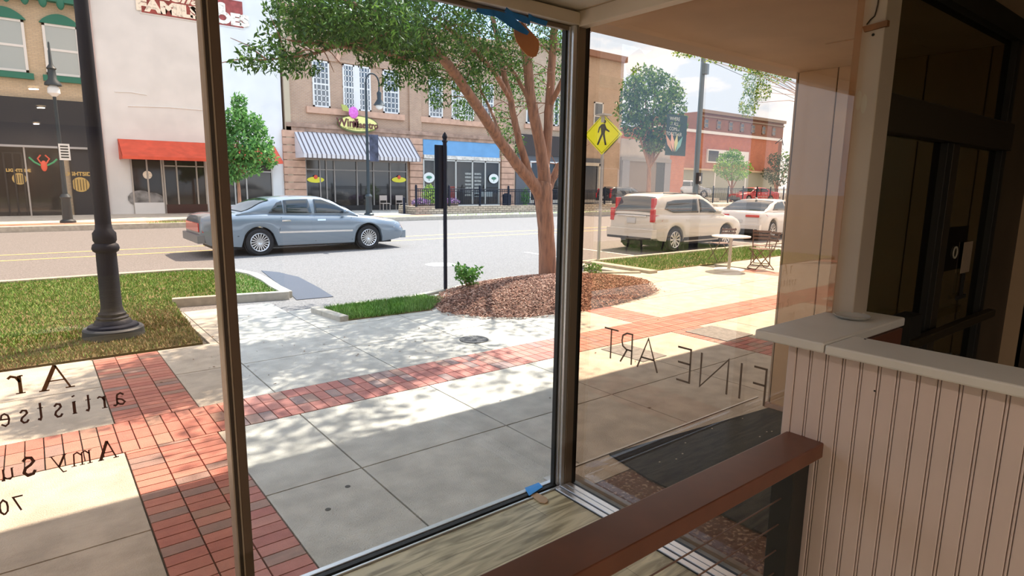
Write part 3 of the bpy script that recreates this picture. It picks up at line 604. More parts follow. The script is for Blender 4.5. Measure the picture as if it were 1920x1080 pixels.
tree_far('round_tree', (q.x, 36.0, .4), 4, 1.2, bl, .22, [(0, (.05, .16, .03)), (.5, (.13, .33, .05)), (1, (.3, .52, .1))], 'round bright green tree before the red brick building', .12)
bl = []; q = at(1455, 352, 38.0)
for (px, py, rx, rz, n) in ((1455, 300, .9, .9, 500), (1450, 325, 1.3, .9, 700), (1462, 340, 1.1, .6, 400), (1475, 310, 1.2, 1, 400)):
    c = at(px, py, 38.0); bl.append(((c.x-q.x, random.uniform(-.4, .4), c.z-.4), (rx, rx, rz), n))
tree_far('conifer', (q.x, 38.0, .4), 4, 1.0, bl, .2, [(0, (.012, .035, .015)), (.6, (.03, .08, .03)), (1, (.06, .13, .05))], 'dark evergreen tree right of the round bright tree', .12)
q = at(1530, 350, 14.0); bl = []
for (px, py, rx, rz, n) in ((1415, 150, .8, .9, 350), (1410, 190, .7, 1.0, 350), (1430, 125, 1.0, .6, 300), (1425, 170, .7, .7, 200), (1390, 120, 1.0, .35, 220), (1340, 105, 1.2, .3, 220), (1290, 95, 1.0, .22, 160), (1470, 140, 1.0, .5, 200)):
    c = at(px, py, 14.0); bl.append(((c.x-q.x, random.uniform(-.2, .2), c.z), (rx*.6, rx*.6, rz*.6), int(n*1.3)))
tree_far('overhanging_tree', (q.x, 14.0, ROAD), 4, 6.0, bl, .10, [(0, (.03, .10, .02)), (.5, (.11, .28, .03)), (1, (.45, .55, .08))], 'tree with bright hanging leaves below the entry ceiling', .03)
# ================================================================== cars
m_tire = mat('tire_rubber', (.018, .018, .02), .8); m_rim = mat('alloy_rim', (.62, .62, .62), .3, .85); m_dark = mat('car_dark_trim', (.015, .015, .017), .5)
m_cglass = mat('car_glass', (.012, .02, .025), .04, spec=.9); m_chrome = mat('chrome', (.75, .75, .75), .15, 1); m_red = mat('tail_light', (.55, .015, .02), .2, coat=.6); m_lampc = mat('head_light', (.75, .75, .72), .1); m_org = mat('amber_light', (.8, .22, .03), .2); m_plate = mat('licence_plate', (.55, .58, .62), .5)
def itp(tab, x):
    if x <= tab[0][0]: return tab[0][1]
    for (a, b), (c, d) in zip(tab, tab[1:]):
        if x <= c: t = (x-a)/(c-a); t = t*t*(3-2*t)*.5+t*.5; return b+(d-b)*t
    return tab[-1][1]
def lin(tab, x):
    if x <= tab[0][0]: return tab[0][1]
    for (a, b), (c, d) in zip(tab, tab[1:]):
        if x <= c: return b+(d-b)*(x-a)/(c-a)
    return tab[-1][1]
def car(name, loc, rz, label, cat, body, S, group=None, detail=True):
    """S: xr, xf ends; W half width; deck [(x, z)]; sill; wheels x; R; roof [(x, z)]; side windows polygons; etc."""
    e = empty(name, loc, rz, label, cat, group)
    xr, xf, Wd, R = S['xr'], S['xf'], S['W'], S['R']; wx = S['wheels']; n = 110
    def hw(x):
        d = min(x-xr, xf-x); t = min(1, max(0, d/.55)); k = S.get('endw', .80); return Wd*(k+(1-k)*math.sin(t*PI/2)**.7)
    def zb(x):
        z = lin(S['bottom'], x)
        for w in wx:
            d = abs(x-w)
            if d < R+.06: z = max(z, R+math.sqrt((R+.06)**2-d*d))
        return z
    def sect(x):
        w = hw(x); b = zb(x); t = itp(S['deck'], x); sh = t-S.get('sh', .13); sh = max(sh, b+.06)
        m1 = b+(sh-b)*.25; m2 = b+(sh-b)*.62
        return [(0, b), (w*.75, b), (w-.035, b), (w-.005, m1), (w, m2), (w-.012, sh), (w-.05, sh+(t-sh)*.6), (w-.12, t), (w*.55, t+.02), (0, t+.03)]
    vs_ = []; fs = []; xs = [xr+(xf-xr)*i/n for i in range(n+1)]; m = 10
    for x in xs:
        s = sect(x)
        for y, z in s: vs_.append((x, y, z))
        for y, z in s[1:-1][::-1]: vs_.append((x, -y, z))
    M_ = 2*m-2
    for i in range(n):
        for k in range(M_): fs.append((i*M_+k, i*M_+(k+1) % M_, (i+1)*M_+(k+1) % M_, (i+1)*M_+k))
    fs += [tuple(range(M_))[::-1], tuple(range(n*M_, (n+1)*M_))]
    MB().add(vs_, fs, True).build('body', body, e)
    # cabin
    rf = S['roof']; x0, x1 = rf[0][0], rf[-1][0]; tum = S.get('tumble', .30)
    def cab(x):
        zt = itp(rf, x); bz = itp(S['deck'], x)-.02; zt = max(zt, bz+.002); wb = hw(x)-.11; wr = wb-(zt-bz)*tum
        return bz, zt, wb, wr
    def cside(x, z):
        bz, zt, wb, wr = cab(x); t = (z-bz)/max(.05, zt-bz); return wb+(wr-wb)*t+.03*math.sin(min(1, max(0, t))*PI)
    vs_ = []; fs = []; nc = 60
    for i in range(nc+1):
        x = x0+(x1-x0)*i/nc; bz, zt, wb, wr = cab(x); H = zt-bz
        s = [(wb, bz-.02), (cside(x, bz+H*.3), bz+H*.3), (cside(x, bz+H*.6), bz+H*.6), (cside(x, bz+H*.88), bz+H*.88), (wr-.05, zt), (wr*.5, zt+.02*min(1, H*4)), (0, zt+.03*min(1, H*4))]
        for y, z in s: vs_.append((x, y, z))
        for y, z in s[:-1][::-1]: vs_.append((x, -y, z))
    for i in range(nc):
        for k in range(12): fs.append((i*13+k, i*13+k+1, (i+1)*13+k+1, (i+1)*13+k))
    MB().add(vs_, fs, True).build('roof', body, e)
    # glass
    def screen(xa, xb, nm, inset=.10):
        g_ = MB(); N_ = 8; K = 8; v = []
        for i in range(N_+1):
            x = xa+(xb-xa)*i/N_; bz, zt, wb, wr = cab(x); H = zt-bz
            for k in range(K+1):
                s_ = -1+2*k/K; ww = (wr-inset*.4); y = s_*ww; v.append((x, y, zt+.006+.028*min(1, H*4)*(1-abs(s_)**2)))
        dx = .006 if xb > xa else -.006
        f_ = [(i*(K+1)+k, i*(K+1)+k+1, (i+1)*(K+1)+k+1, (i+1)*(K+1)+k) for i in range(N_) for k in range(K)]
        off = (.010*(1 if nm == 'windshield' else -1))
        v = [(a+off, b, c+.006) for a, b, c in v]; g_.add(v, f_, True).build(nm, m_cglass, e, fix=False)
    screen(*S['ws'], 'windshield'); screen(*S['rs'], 'rear_window')
    for poly in S['sidew']:
        for s_ in (1, -1):
            bm = bmesh.new(); bm.faces.new([bm.verts.new((x, 0, z)) for x, z in poly])
            for q_ in range(1, 24): zc_ = .9+.05*q_; bmesh.ops.bisect_plane(bm, geom=bm.verts[:]+bm.edges[:]+bm.faces[:], plane_co=(0, 0, zc_), plane_no=(0, 0, 1))
            for q_ in range(-16, 16): bmesh.ops.bisect_plane(bm, geom=bm.verts[:]+bm.edges[:]+bm.faces[:], plane_co=(q_*.125+.03, 0, 0), plane_no=(1, 0, 0))
            for v in bm.verts: v.co.y = s_*(cside(v.co.x, v.co.z)+.010)
            me = bpy.data.meshes.new('side_window'); bm.to_mesh(me); bm.free(); me.materials.append(m_cglass); o_ = bpy.data.objects.new('side_window', me); COL.objects.link(o_); o_.parent = e
            so2 = o_.modifiers.new('thickness', 'SOLIDIFY'); so2.thickness = .012; so2.offset = 0
            for q_ in me.polygons: q_.use_smooth = True
    # wheels
    for x in wx:
        for s_ in (1, -1):
            y = s_*(Wd-.13); wname = MB().lathe([(R*.68, -.1), (R*.9, -.11), (R, -.085), (R, .085), (R*.9, .11), (R*.68, .1), (R*.68, -.1)], (0, 0, 0), 30, 'Y', False).build('wheel', m_tire, e); wname.location = (x, y, R)
            r = MB(); r.lathe([(R*.67, .04), (R*.70, .105), (R*.67, .115), (R*.62, .10), (R*.62, .04)], n=30, axis='Y', caps=False).lathe([(.001, .075), (R*.16, .10), (R*.17, .085), (R*.12, .075)], n=16, axis='Y')
            ns = S.get('spokes', 10); sw = S.get('spw', .03)
            for k in range(ns):
                a = 2*PI*k/ns; d = Vector((math.cos(a), 0, math.sin(a))); t_ = Vector((-math.sin(a), 0, math.cos(a)))
                r.add([d*R*.13+t_*sw*.6+Vector((0, .092, 0)), d*R*.13-t_*sw*.6+Vector((0, .092, 0)), d*R*.64-t_*sw+Vector((0, .104, 0)), d*R*.64+t_*sw+Vector((0, .104, 0)),
                       d*R*.13+t_*sw*.6+Vector((0, .07, 0)), d*R*.13-t_*sw*.6+Vector((0, .07, 0)), d*R*.64-t_*sw+Vector((0, .07, 0)), d*R*.64+t_*sw+Vector((0, .07, 0))],
                      [(0, 1, 2, 3), (4, 7, 6, 5), (0, 3, 7, 4), (1, 5, 6, 2)])
            rim = r.build('rim', m_rim, wname); rim.scale = (1, s_, 1)
            hb = MB().lathe([(.001, .02), (R*.67, .02), (R*.67, .035), (.001, .035)], n=24, axis='Y').build('hub', m_dark, wname); hb.scale = (1, s_, 1)
            MB().lathe([(.001, -.16), (R+.03, -.16), (R+.03, .02), (.001, .02)], (x, s_*(Wd-.28), R), 24, 'Y').build('wheel_arch', m_dark, e)
    # under body
    MB().box((xr+.35, -Wd+.25, .17), (xf-.35, Wd-.25, .36)).build('underbody', m_dark, e)
    def sidepatch(nm, poly, mt, t=.006, both=True, par=None):
        for s_ in ((1, -1) if both else (-1,)):
            k = len(poly); v = []
            for dd in (t, -.02):
                for x, z in poly:
                    s = sect(x); zz = max(z, s[2][1]+.001); y = s[2][0]
                    for (ya, za), (yb, zb_) in zip(s[2:], s[3:8]):
                        if za <= zz <= zb_ and zb_ > za: y = ya+(yb-ya)*(zz-za)/(zb_-za); break
                    else: y = s[5][0] if zz < s[7][1] else s[7][0]
                    v.append((x, s_*(y+dd), z))
            MB().add(v, [tuple(range(k)), tuple(range(k, 2*k))]+[(i, (i+1) % k, k+(i+1) % k, k+i) for i in range(k)]).build(nm, mt, par or e)
    for nm, poly, mt in S.get('sidep', []): sidepatch(nm, poly, mt)
    for nm, a, b, mt, par in S.get('boxes', []): MB().box(a, b).build(nm, mt, e, bevel=.012)
    for s_ in (1, -1):                            # mirrors
        x, z = S['mirror']; y = s_*(cside(x, z)+.04); MB().ell((x, y+s_*.10, z+.03), (.07, .10, .06), 10, 7).box((x-.02, y-s_*.02, z-.02), (x+.02, y+s_*.08, z+.02)).build('wing_mirror', S.get('mirrorm', body), e)
    return e
def carpaint(name, c, met=.35, rough=.28): return mat(name, c, rough, met, coat=.8)
m_blue = carpaint('silver_blue_paint', (.20, .245, .29), .4, .3)
seam = mat('door_seam', (.05, .06, .07), .6)
sedan = dict(xr=-2.78, xf=2.60, W=.98, R=.335, wheels=(-1.46, 1.46), bottom=[(-2.78, .42), (-2.6, .30), (-1.9, .24), (1.9, .22), (2.45, .28), (2.60, .36)],
    deck=[(-2.78, .86), (-2.72, .98), (-2.5, 1.03), (-1.4, 1.05), (0, 1.0), (.9, .98), (1.5, .92), (2.2, .82), (2.48, .74), (2.60, .62)], sh=.16, endw=.84,
    roof=[(-1.98, 1.03), (-1.75, 1.12), (-1.25, 1.34), (-.95, 1.42), (-.3, 1.455), (.2, 1.44), (.45, 1.37), (.85, 1.17), (1.2, .97)], tumble=.34,
    ws=(.48, 1.08), rs=(-1.82, -1.12), mirror=(.78, 1.04), spokes=18, spw=.014,
    sidew=[[(-1.20, 1.06), (-.98, 1.31), (-.84, 1.36), (-.84, 1.05)], [(-.80, 1.05), (-.80, 1.37), (-.55, 1.39), (-.16, 1.40), (-.10, 1.04)], [(-.02, 1.04), (.0, 1.40), (.22, 1.385), (.6, 1.22), (.92, 1.03)]],
    sidep=[('side_moulding', [(-.98, .55), (.98, .53), (.98, .575), (-.98, .595)], m_chrome), ('door_seam', [(-.06, .30), (-.04, .30), (-.04, .95), (-.06, .95)], seam), ('door_seam', [(.96, .30), (.975, .30), (.975, .90), (.96, .90)], seam), ('door_seam', [(-.98, .62), (-.965, .62), (-.9, .95), (-.915, .95)], seam),
           ('door_handle', [(-.9, .84), (-.68, .84), (-.68, .88), (-.9, .88)], m_chrome), ('door_handle', [(.02, .84), (.24, .84), (.24, .88), (.02, .88)], m_chrome),
           ('tail_light', [(-2.74, .62), (-2.42, .62), (-2.42, .66), (-2.48, .84), (-2.74, .86)], m_red), ('head_light', [(2.22, .60), (2.48, .58), (2.52, .66), (2.3, .72)], m_lampc), ('turn_light', [(2.46, .585), (2.56, .58), (2.56, .63), (2.5, .67)], m_org),
           ('bumper_strip', [(-2.74, .50), (-1.95, .50), (-1.95, .52), (-2.74, .54)], seam), ('mud_sill', [(-1.0, .27), (1.0, .25), (1.0, .29), (-1.0, .31)], mat('sill_paint', (.24, .28, .32), .4, .3))],
    boxes=[('rear_lamp_bar', (-2.80, -.72, .62), (-2.76, .72, .84), m_red, None), ('rear_bumper', (-2.86, -.88, .36), (-2.70, .88, .56), mat('bumper_paint', (.20, .22, .24), .4, .3), None), ('front_bumper', (2.50, -.86, .28), (2.66, .86, .50), m_blue, None), ('grille', (2.57, -.38, .5), (2.62, .38, .66), m_chrome, None)])
car('sedan', (5.87, 16.7, ROAD), 0, 'silver blue four-door sedan driving in the near lane', 'car', m_blue, sedan)
m_white = carpaint('pearl_white_paint', (.66, .64, .60), .05, .3)
suv = dict(xr=-2.22, xf=2.3, W=.91, R=.345, wheels=(-1.31, 1.31), bottom=[(-2.22, .5), (-2.0, .34), (-1.2, .26), (1.2, .26), (2.0, .30), (2.3, .42)],
    deck=[(-2.22, .92), (-2.18, 1.02), (-2.0, 1.08), (-1, 1.06), (.6, 1.03), (1.2, 1.0), (1.7, .96), (2.1, .86), (2.3, .68)], sh=.15, endw=.86,
    roof=[(-2.20, 1.05), (-2.1, 1.30), (-1.95, 1.53), (-1.7, 1.62), (-.6, 1.66), (.1, 1.62), (.45, 1.50), (.95, 1.16), (1.25, 1.02)], tumble=.24,
    ws=(.30, 1.05), rs=(-2.17, -1.93), mirror=(.72, 1.08), spokes=10, spw=.03,
    sidew=[[(-1.75, 1.22), (-1.6, 1.42), (-1.25, 1.47), (-.12, 1.5), (-.14, 1.10), (-1.35, 1.11)], [(-.05, 1.10), (-.03, 1.5), (.18, 1.48), (.5, 1.32), (.85, 1.08)]],
    sidep=[('cladding', [(-.9, .30), (.9, .30), (.9, .40), (-.9, .40)], m_dark), ('door_seam', [(-.1, .4), (-.085, .4), (-.085, 1.0), (-.1, 1.0)], seam), ('door_seam', [(.9, .4), (.915, .4), (.915, .95), (.9, .95)], seam), ('door_handle', [(-.85, .88), (-.65, .88), (-.65, .92), (-.85, .92)], m_white),
           ('tail_light', [(-2.18, .84), (-1.92, .90), (-2.0, 1.05), (-2.18, 1.05)], m_red), ('head_light', [(1.95, .72), (2.22, .68), (2.22, .78), (2.0, .84)], m_lampc)],
    boxes=[('tail_light', (-2.235, .66, .86), (-2.15, .80, 1.22), m_red, None), ('tail_light', (-2.235, -.80, .86), (-2.15, -.66, 1.22), m_red, None), ('tail_light', (-2.14, .60, 1.2), (-2.0, .70, 1.52), m_red, None), ('tail_light', (-2.14, -.70, 1.2), (-2.0, -.60, 1.52), m_red, None),
           ('licence_plate', (-2.245, -.16, .80), (-2.22, .16, .96), m_plate, None), ('chrome_strip', (-2.25, -.55, 1.0), (-2.21, .55, 1.035), m_chrome, None), ('rear_bumper', (-2.33, -.84, .40), (-2.12, .84, .66), m_white, None), ('bumper_trim', (-2.35, -.8, .36), (-2.2, .8, .43), m_dark, None), ('roof_rail', (-1.6, .58, 1.645), (.0, .61, 1.675), m_dark, None), ('roof_rail', (-1.6, -.61, 1.645), (.0, -.58, 1.675), m_dark, None)])
car('suv', (15.75, 11.65, ROAD), .016, 'white suv with red tail lights parked behind crossing sign', 'car', m_white, suv)
m_white2 = carpaint('cool_white_paint', (.70, .70, .70), .05, .25)
fast = dict(xr=-2.4, xf=2.5, W=.94, R=.35, wheels=(-1.42, 1.42), bottom=[(-2.4, .44), (-2.2, .30), (-1.2, .24), (1.2, .22), (2.2, .26), (2.5, .4)],
    deck=[(-2.4, .88), (-2.33, .98), (-2.1, 1.02), (-1, 1.0), (.7, .97), (1.2, .93), (1.8, .86), (2.3, .76), (2.5, .62)], sh=.15, endw=.84,
    roof=[(-2.1, 1.0), (-1.7, 1.13), (-1.2, 1.30), (-.6, 1.41), (0, 1.42), (.4, 1.36), (.8, 1.16), (1.25, .96)], tumble=.34,
    ws=(.42, 1.1), rs=(-1.95, -.85), mirror=(.72, 1.0), spokes=10, spw=.022,
    sidew=[[(-1.35, 1.06), (-1.05, 1.26), (-.7, 1.34), (-.15, 1.36), (-.14, 1.03)], [(-.05, 1.03), (-.03, 1.36), (.2, 1.34), (.55, 1.2), (.8, 1.02)]],
    sidep=[('door_seam', [(-.1, .3), (-.085, .3), (-.085, .95), (-.1, .95)], seam), ('tail_light', [(-2.36, .80), (-1.98, .86), (-2.05, .92), (-2.36, .92)], m_red), ('head_light', [(2.1, .66), (2.42, .64), (2.42, .70), (2.2, .76)], m_lampc)],
    boxes=[('tail_light', (-2.43, .30, .83), (-2.37, .78, .91), m_red, None), ('tail_light', (-2.43, -.78, .83), (-2.37, -.30, .91), m_red, None), ('licence_plate', (-2.43, -.2, .62), (-2.4, .2, .74), m_plate, None), ('rear_bumper', (-2.50, -.85, .38), (-2.3, .85, .58), m_white2, None), ('diffuser', (-2.52, -.78, .28), (-2.35, .78, .42), m_dark, None), ('roof_antenna', (-.9, -.03, 1.42), (-.78, .03, 1.49), m_white2, None)])
car('coupe', (22.1, 12.4, ROAD), .14, 'white fastback car parked ahead of the white suv', 'car', m_white2, fast)
p = at(1415, 372, 36.5)
car('hatchback', (57.8, 33.8, .33), 2.9, 'red car parked beyond the picket fence on far right', 'car', carpaint('bright_red_paint', (.55, .03, .03), .1, .3), sedan)
car('crossover', (49.2, 35.6, .74), -.35, 'pale grey car parked behind the fence beside the pole', 'car', carpaint('pale_grey_paint', (.42, .45, .48), .3, .3), suv)
car('wagon', (35.2, 31.0, ROAD+.1), -.05, 'dark car parked before the low grey shop behind the tree', 'car', carpaint('near_black_paint', (.04, .04, .045), .2, .3), suv)
# ================================================================== buildings across the street
FY = 35.0
def X_(px, py=300, Y=FY): return at(px, py, Y).x
def Z_(px, py, Y=FY): return at(px, py, Y).z
o = MB().box((-40, 26.9, ROAD-.2), (150, 36, SW)).build('far_sidewalk', m_con); setk(o, 'far sidewalk along the opposite row of shops', 'sidewalk')
o = MB().box((-40, 26.7, ROAD-.2), (37, 26.92, SW+.03)).build('far_curb', m_curb); setk(o, 'concrete curb of the far sidewalk', 'curb')
m_fbrick = mat('far_brick_paving', (.50, .24, .16), .85, noise=.2, nscale=6)
o = MB().box((-40, 27.7, SW), (9, 28.8, SW+.008)).box((13.5, 27.0, SW), (17, 28.8, SW+.008)).build('far_brick_paving', m_fbrick); setk(o, 'red brick strip in the far sidewalk', 'paving')
for x0, x1 in ((3.5, 12), (-8, -1.5), (17.2, 30)):
    P_ = [(x0, 26.95), (x1, 26.95), (x1, 27.7), (x0, 27.7)]; grass('grass', P_, 1500, .12, m_grass2, 'narrow grass strip along the far curb', z=SW)
m_dk = mat('shop_dark', (.02, .018, .018), .6); m_sg = mat('shop_glass', (.025, .024, .024), .06, spec=.7); m_winp = mat('upper_pane', (.07, .09, .11), .05, spec=1.0); m_fr = mat('window_white', (.72, .72, .70), .5)
m_alf = mat('aluminium_frame', (.42, .40, .38), .4, .5)
def wall(parent, x0, x1, z0, z1, m, y=FY, d=9, name='wall'): return MB().box((x0, y, z0), (x1, y+d, z1)).build(name, m, parent)
def lites(parent, x0, x1, z0, z1, nx, nz, y=FY, fw=.07, mw=.028, m=m_fr, pane=m_winp, rails=(.5,), name='window'):
    """a sash window let into the wall face: frame, pane, muntins"""
    f = MB(); yy = y-.05
    f.box((x0, yy, z0), (x0+fw, y+.02, z1)).box((x1-fw, yy, z0), (x1, y+.02, z1)).box((x0, yy, z0), (x1, y+.02, z0+fw)).box((x0, yy, z1-fw), (x1, y+.02, z1))
    for r in rails: z = z0+(z1-z0)*r; f.box((x0, yy+.01, z-fw*.5), (x1, y+.02, z+fw*.5))
    for i in range(1, nx): x = x0+(x1-x0)*i/nx; f.box((x-mw/2, yy+.02, z0), (x+mw/2, y+.01, z1))
    for i in range(1, nz): z = z0+(z1-z0)*i/nz; f.box((x0, yy+.02, z-mw/2), (x1, y+.01, z+mw/2))
    o = f.build(name, m, parent); MB().box((x0+.02, y-.02, z0+.02), (x1-.02, y+.012, z1-.02)).build('pane', pane, o); return o
# --- tan brick building with green trim
m_tan = brickmat('tan_brick', (.58, .47, .32), (.52, .41, .27), (.44, .36, .27), .22, .075, .012)
m_grn = mat('green_trim', (.015, .16, .11), .6); m_blkp = mat('black_panel', (.018, .022, .03), .6)
e = empty('tan_brick_building', (0, 0, 0), 0, 'tan painted brick building with green window trim above a black shopfront', 'building')
xR = X_(190, 300); zt = Z_(90, 187); zb_ = Z_(90, 275)
wall(e, -34, xR-.02, SW, 14.5, m_tan)
MB().box((-34, FY-.35, Z_(90, 4)), (xR, FY, Z_(90, 4)+.9)).build('cornice', m_grn, e)
sc = MB()
for i in range(16): sc.ell((xR-.35-.62*i, FY-.3, Z_(90, 4)), (.16, .12, .32), 8, 6)
sc.build('scallops', m_grn, e)
MB().box((-34, FY-.22, zb_), (xR-.02, FY, zt)).build('sign_band', m_blkp, e)
MB().box((-34, FY-.30, zb_-.07), (xR-.1, FY-.1, zb_+.02)).build('band_trim', mat('grey_trim', (.4, .4, .4), .5), e)
xa, xb = X_(83, 95), X_(150, 95); z0, z1 = Z_(120, 143), Z_(117, 48); sp_ = X_(83, 95)-X_(50, 95)
for k in range(4):
    a = xa-k*(xb-xa+sp_*1.0); b = a+(xb-xa); w_ = lites(e, a, b, z0, z1, 1, 1, FY-.02, .10, .03, pane=mat('pale_blind', (.36, .42, .42), .12, spec=.8))
    ar = MB(); N_ = 12; pts_ = [Vector((a-.08, FY-.12, z1))]+[Vector((a-.08+(b-a+.16)*t/N_, FY-.12, z1+.02+.42*math.sin(PI*t/N_)**.8)) for t in range(N_+1)]+[Vector((b+.08, FY-.12, z1))]
    ar.slab(pts_, (0, .14, 0)); ar.build('arch_trim', m_grn, w_); MB().box((a-.15, FY-.2, z0-.28), (b+.15, FY, z0-.03)).build('sill', m_grn, w_)
# shopfront
MB().box((-34, FY-.12, SW), (xR-1.6, FY-.1, zb_)).build('shop_glass', m_sg, e)
MB().box((xR-.25, FY-.25, SW), (xR-.02, FY, zb_)).build('pilaster', m_blkp, e)
for px in (47, 130): MB().box((X_(px)-.03, FY-.18, SW), (X_(px)+.03, FY-.08, zb_)).build('mullion', m_alf if px == 47 else m_dk, e)
d_ = empty('door_frame'); d_.parent = e
MB().box((X_(5), FY-.18, SW), (X_(5)+.06, FY-.1, zb_-.3)).box((X_(45)-.1, FY-.18, SW), (X_(45)-.04, FY-.1, zb_-.3)).box((X_(5), FY-.18, zb_-.36), (X_(45)-.04, FY-.1, zb_-.3)).box((X_(24)-.03, FY-.18, SW), (X_(24)+.03, FY-.1, zb_-.3)).build('door', m_dk, e)
bpy.data.objects.remove(d_)
MB().box((X_(130), FY-.13, SW), (xR-.2, FY-.1, zb_)).build('shop_panel', m_blkp, e)
m_gold = mat('gold_decal', (.55, .38, .12), .5); m_neon = mat('red_emblem', (.75, .10, .05), .5); m_gem = mat('green_emblem', (.05, .38, .16), .5)
for px, py, s in ((151, 342, 1.0), (36, 332, .75)):
    c = at(px, py, FY-.2); dcl = MB(); dcl.lathe([(.001, 0), (.34*s, 0), (.34*s, .01), (.001, .01)], (c.x, FY-.16, c.z-.1*s), 18, 'Y'); dd = dcl.build('barrel_decal', m_gold, e)
    text('decal_lettering', 'LIGHTSIDE', .24*s, fm(c.x, c.z+.38*s, FY-.17), m_gold, e, .003, .01)
    s2 = MB()
    for i in (-2, -1, 0, 1, 2): s2.box((c.x+.11*i*s-.012, FY-.172, c.z-.36*s), (c.x+.11*i*s+.012, FY-.165, c.z+.14*s))
    s2.build('barrel_staves', m_dk, e)
c = at(82, 306, FY-.2); em = MB(); em.ell((c.x, FY-.17, c.z-.12), (.12, .03, .24)).tube([(c.x-.1, FY-.17, c.z), (c.x-.2, FY-.17, c.z+.2), (c.x-.08, FY-.17, c.z+.36)], .035, 6).tube([(c.x+.1, FY-.17, c.z), (c.x+.22, FY-.17, c.z+.2), (c.x+.08, FY-.17, c.z+.36)], .035, 6); em.build('stag_emblem', m_neon, e)
MB().tube([(c.x-.12, FY-.17, c.z-.1), (c.x-.34, FY-.17, c.z+.05), (c.x-.5, FY-.17, c.z+.25)], .04, 6).tube([(c.x+.12, FY-.17, c.z-.1), (c.x+.36, FY-.17, c.z+.05), (c.x+.5, FY-.17, c.z+.2)], .04, 6).build('emblem_leaves', m_gem, e)
# --- stucco building
m_stu = mat('white_stucco', (.74, .75, .75), .85, noise=.06, nscale=.8, bump=.15, bscale=6)
xS0 = xR; xS1 = X_(533, 200)
e = empty('stucco_building', (0, 0, 0), 0, 'tall pale stucco building with painted shoe sign and red awning', 'building')
wall(e, xS0, xS1-.14, SW, 15, m_stu)
MB().box((xS0+.02, FY-.1, SW), (xS0+.16, FY, 15)).build('edge_strip', mat('pink_strip', (.52, .42, .40), .8), e)
# cracks
for a, b in (((215, 172), (275, 178)), ((240, 199), (385, 207))):
    A = at(*a, FY-.01); B = at(*b, FY-.01); MB().tube([A, (A+B)/2+Vector((0, 0, .05)), B], .03, 5).build('plaster_ridge', mat('patch_plaster', (.76, .77, .76), .85), e)
# painted sign
xm0, xm1 = X_(265, 20), X_(455, 30); zm1 = Z_(455, 8)+.0; zm0 = Z_(455, 53)
m_msg = mat('sign_maroon', (.30, .06, .055), .8, noise=.3, nscale=4); m_cream = mat('sign_cream', (.72, .66, .56), .8, noise=.3, nscale=9, thr=(.3, .5))
sg = MB().box((xm0-.06, FY-.03, zm0-.06), (xm1+.06, FY-.01, zm1+.16)).build('painted_sign_border', m_fr, e)
sg = MB().box((xm0, FY-.05, zm0), (xm1, FY-.02, zm1+.1)).build('painted_sign', m_msg, e)
Wm = xm1-xm0; hm = zm1-zm0
text('sign_lettering', 'McLellan\'s', hm*.62, fm(xm0+Wm*.34, zm0+hm*.80, FY-.06), m_cream, sg, .004, .02, shear=.35, sx=1.35)
text('sign_lettering', 'FAMILY', hm*.60, fm(xm0+Wm*.27, zm0+hm*.27, FY-.06), m_cream, sg, .004, .05, sx=1.25)
text('sign_lettering', 'SHOES', hm*.62, fm(xm0+Wm*.76, zm0+hm*.28, FY-.06), m_cream, sg, .004, .05, sx=1.25)
xe0, xe1 = X_(405, 18), X_(422, 18); MB().box((xe0, FY-.06, Z_(415, 25)), (xe1, FY-.045, Z_(415, 7))).build('sign_picture', m_cream, sg)
# awning helper
def awning(parent, x0, x1, zt, zb, out, val, m, mv=None, side=True, y=FY, stripes=0, m2=None, name='awning'):
    a = MB(); yt, yb = y-.02, y-out
    a.slab([(x0, yt, zt), (x1, yt, zt), (x1, yb, zb), (x0, yb, zb)], (0, .015, -.03))
    if side:
        for x in (x0, x1-.02): a.slab([(x, yt, zt), (x, yb, zb), (x, yb, zb-val), (x, yt, zb-val)], (.02, 0, 0))
    o = a.build(name, m, parent); MB().box((x0, yb-.02, zb-val), (x1, yb, zb)).build('valance', mv or m, o)
    if stripes:
        s = MB(); w = (x1-x0)/stripes
        for i in range(stripes):
            xx = x0+w*(i+.62); s.slab([(xx, yt, zt+.012), (xx+w*.26, yt, zt+.012), (xx+w*.26, yb-.003, zb+.012), (xx, yb-.003, zb+.012)], (0, -.004, .006)); s.box((xx, yb-.028, zb-val), (xx+w*.26, yb-.018, zb))
        s.build('stripes', m2, o)
    return o
m_redaw = mat('red_canvas', (.66, .10, .055), .75, noise=.12, nscale=3)
xa0 = at(229, 290, FY-1.3).x; xa1 = at(530, 297, FY-1.3).x; zA = Z_(300, 264); zB = at(300, 294, FY-1.3).z
awning(e, xa0, xa1, zA, zB, 1.3, .15, m_redaw)
# shopfronts of the stucco building
def shopfront(parent, x0, x1, z0, z1, mull, m=m_alf, base=.35, mb_=None, y=FY, trans=None, glassm=None):
    MB().box((x0, y-.02, z0), (x1, y+.02, z1)).build('shop_glass', glassm or m_sg, parent)
    f = MB().box((x0-.04, y-.08, z1-.05), (x1+.04, y, z1+.06)).box((x0, y-.09, z0), (x1, y, z0+.06))
    for x in [x0, x1]+mull: f.box((x-.035, y-.09, z0), (x+.035, y, z1))
    if trans: f.box((x0, y-.08, trans-.03), (x1, y, trans+.03))
    f.build('shop_frame', m, parent)
    if base: MB().box((x0, y-.1, z0-.02), (x1, y, z0+base)).build('stall_riser', mb_ or m_stu, parent)
zt_ = Z_(310, 298); tr_ = Z_(310, 311)
shopfront(e, X_(249, 350), X_(305, 350), SW, zt_, [X_(278, 350)], base=.55, trans=None)
shopfront(e, X_(309, 350), X_(386, 350), SW, zt_, [X_(333, 350), X_(370, 350)], base=.45, mb_=mat('maroon_tile', (.05, .018, .018), .3), trans=tr_)
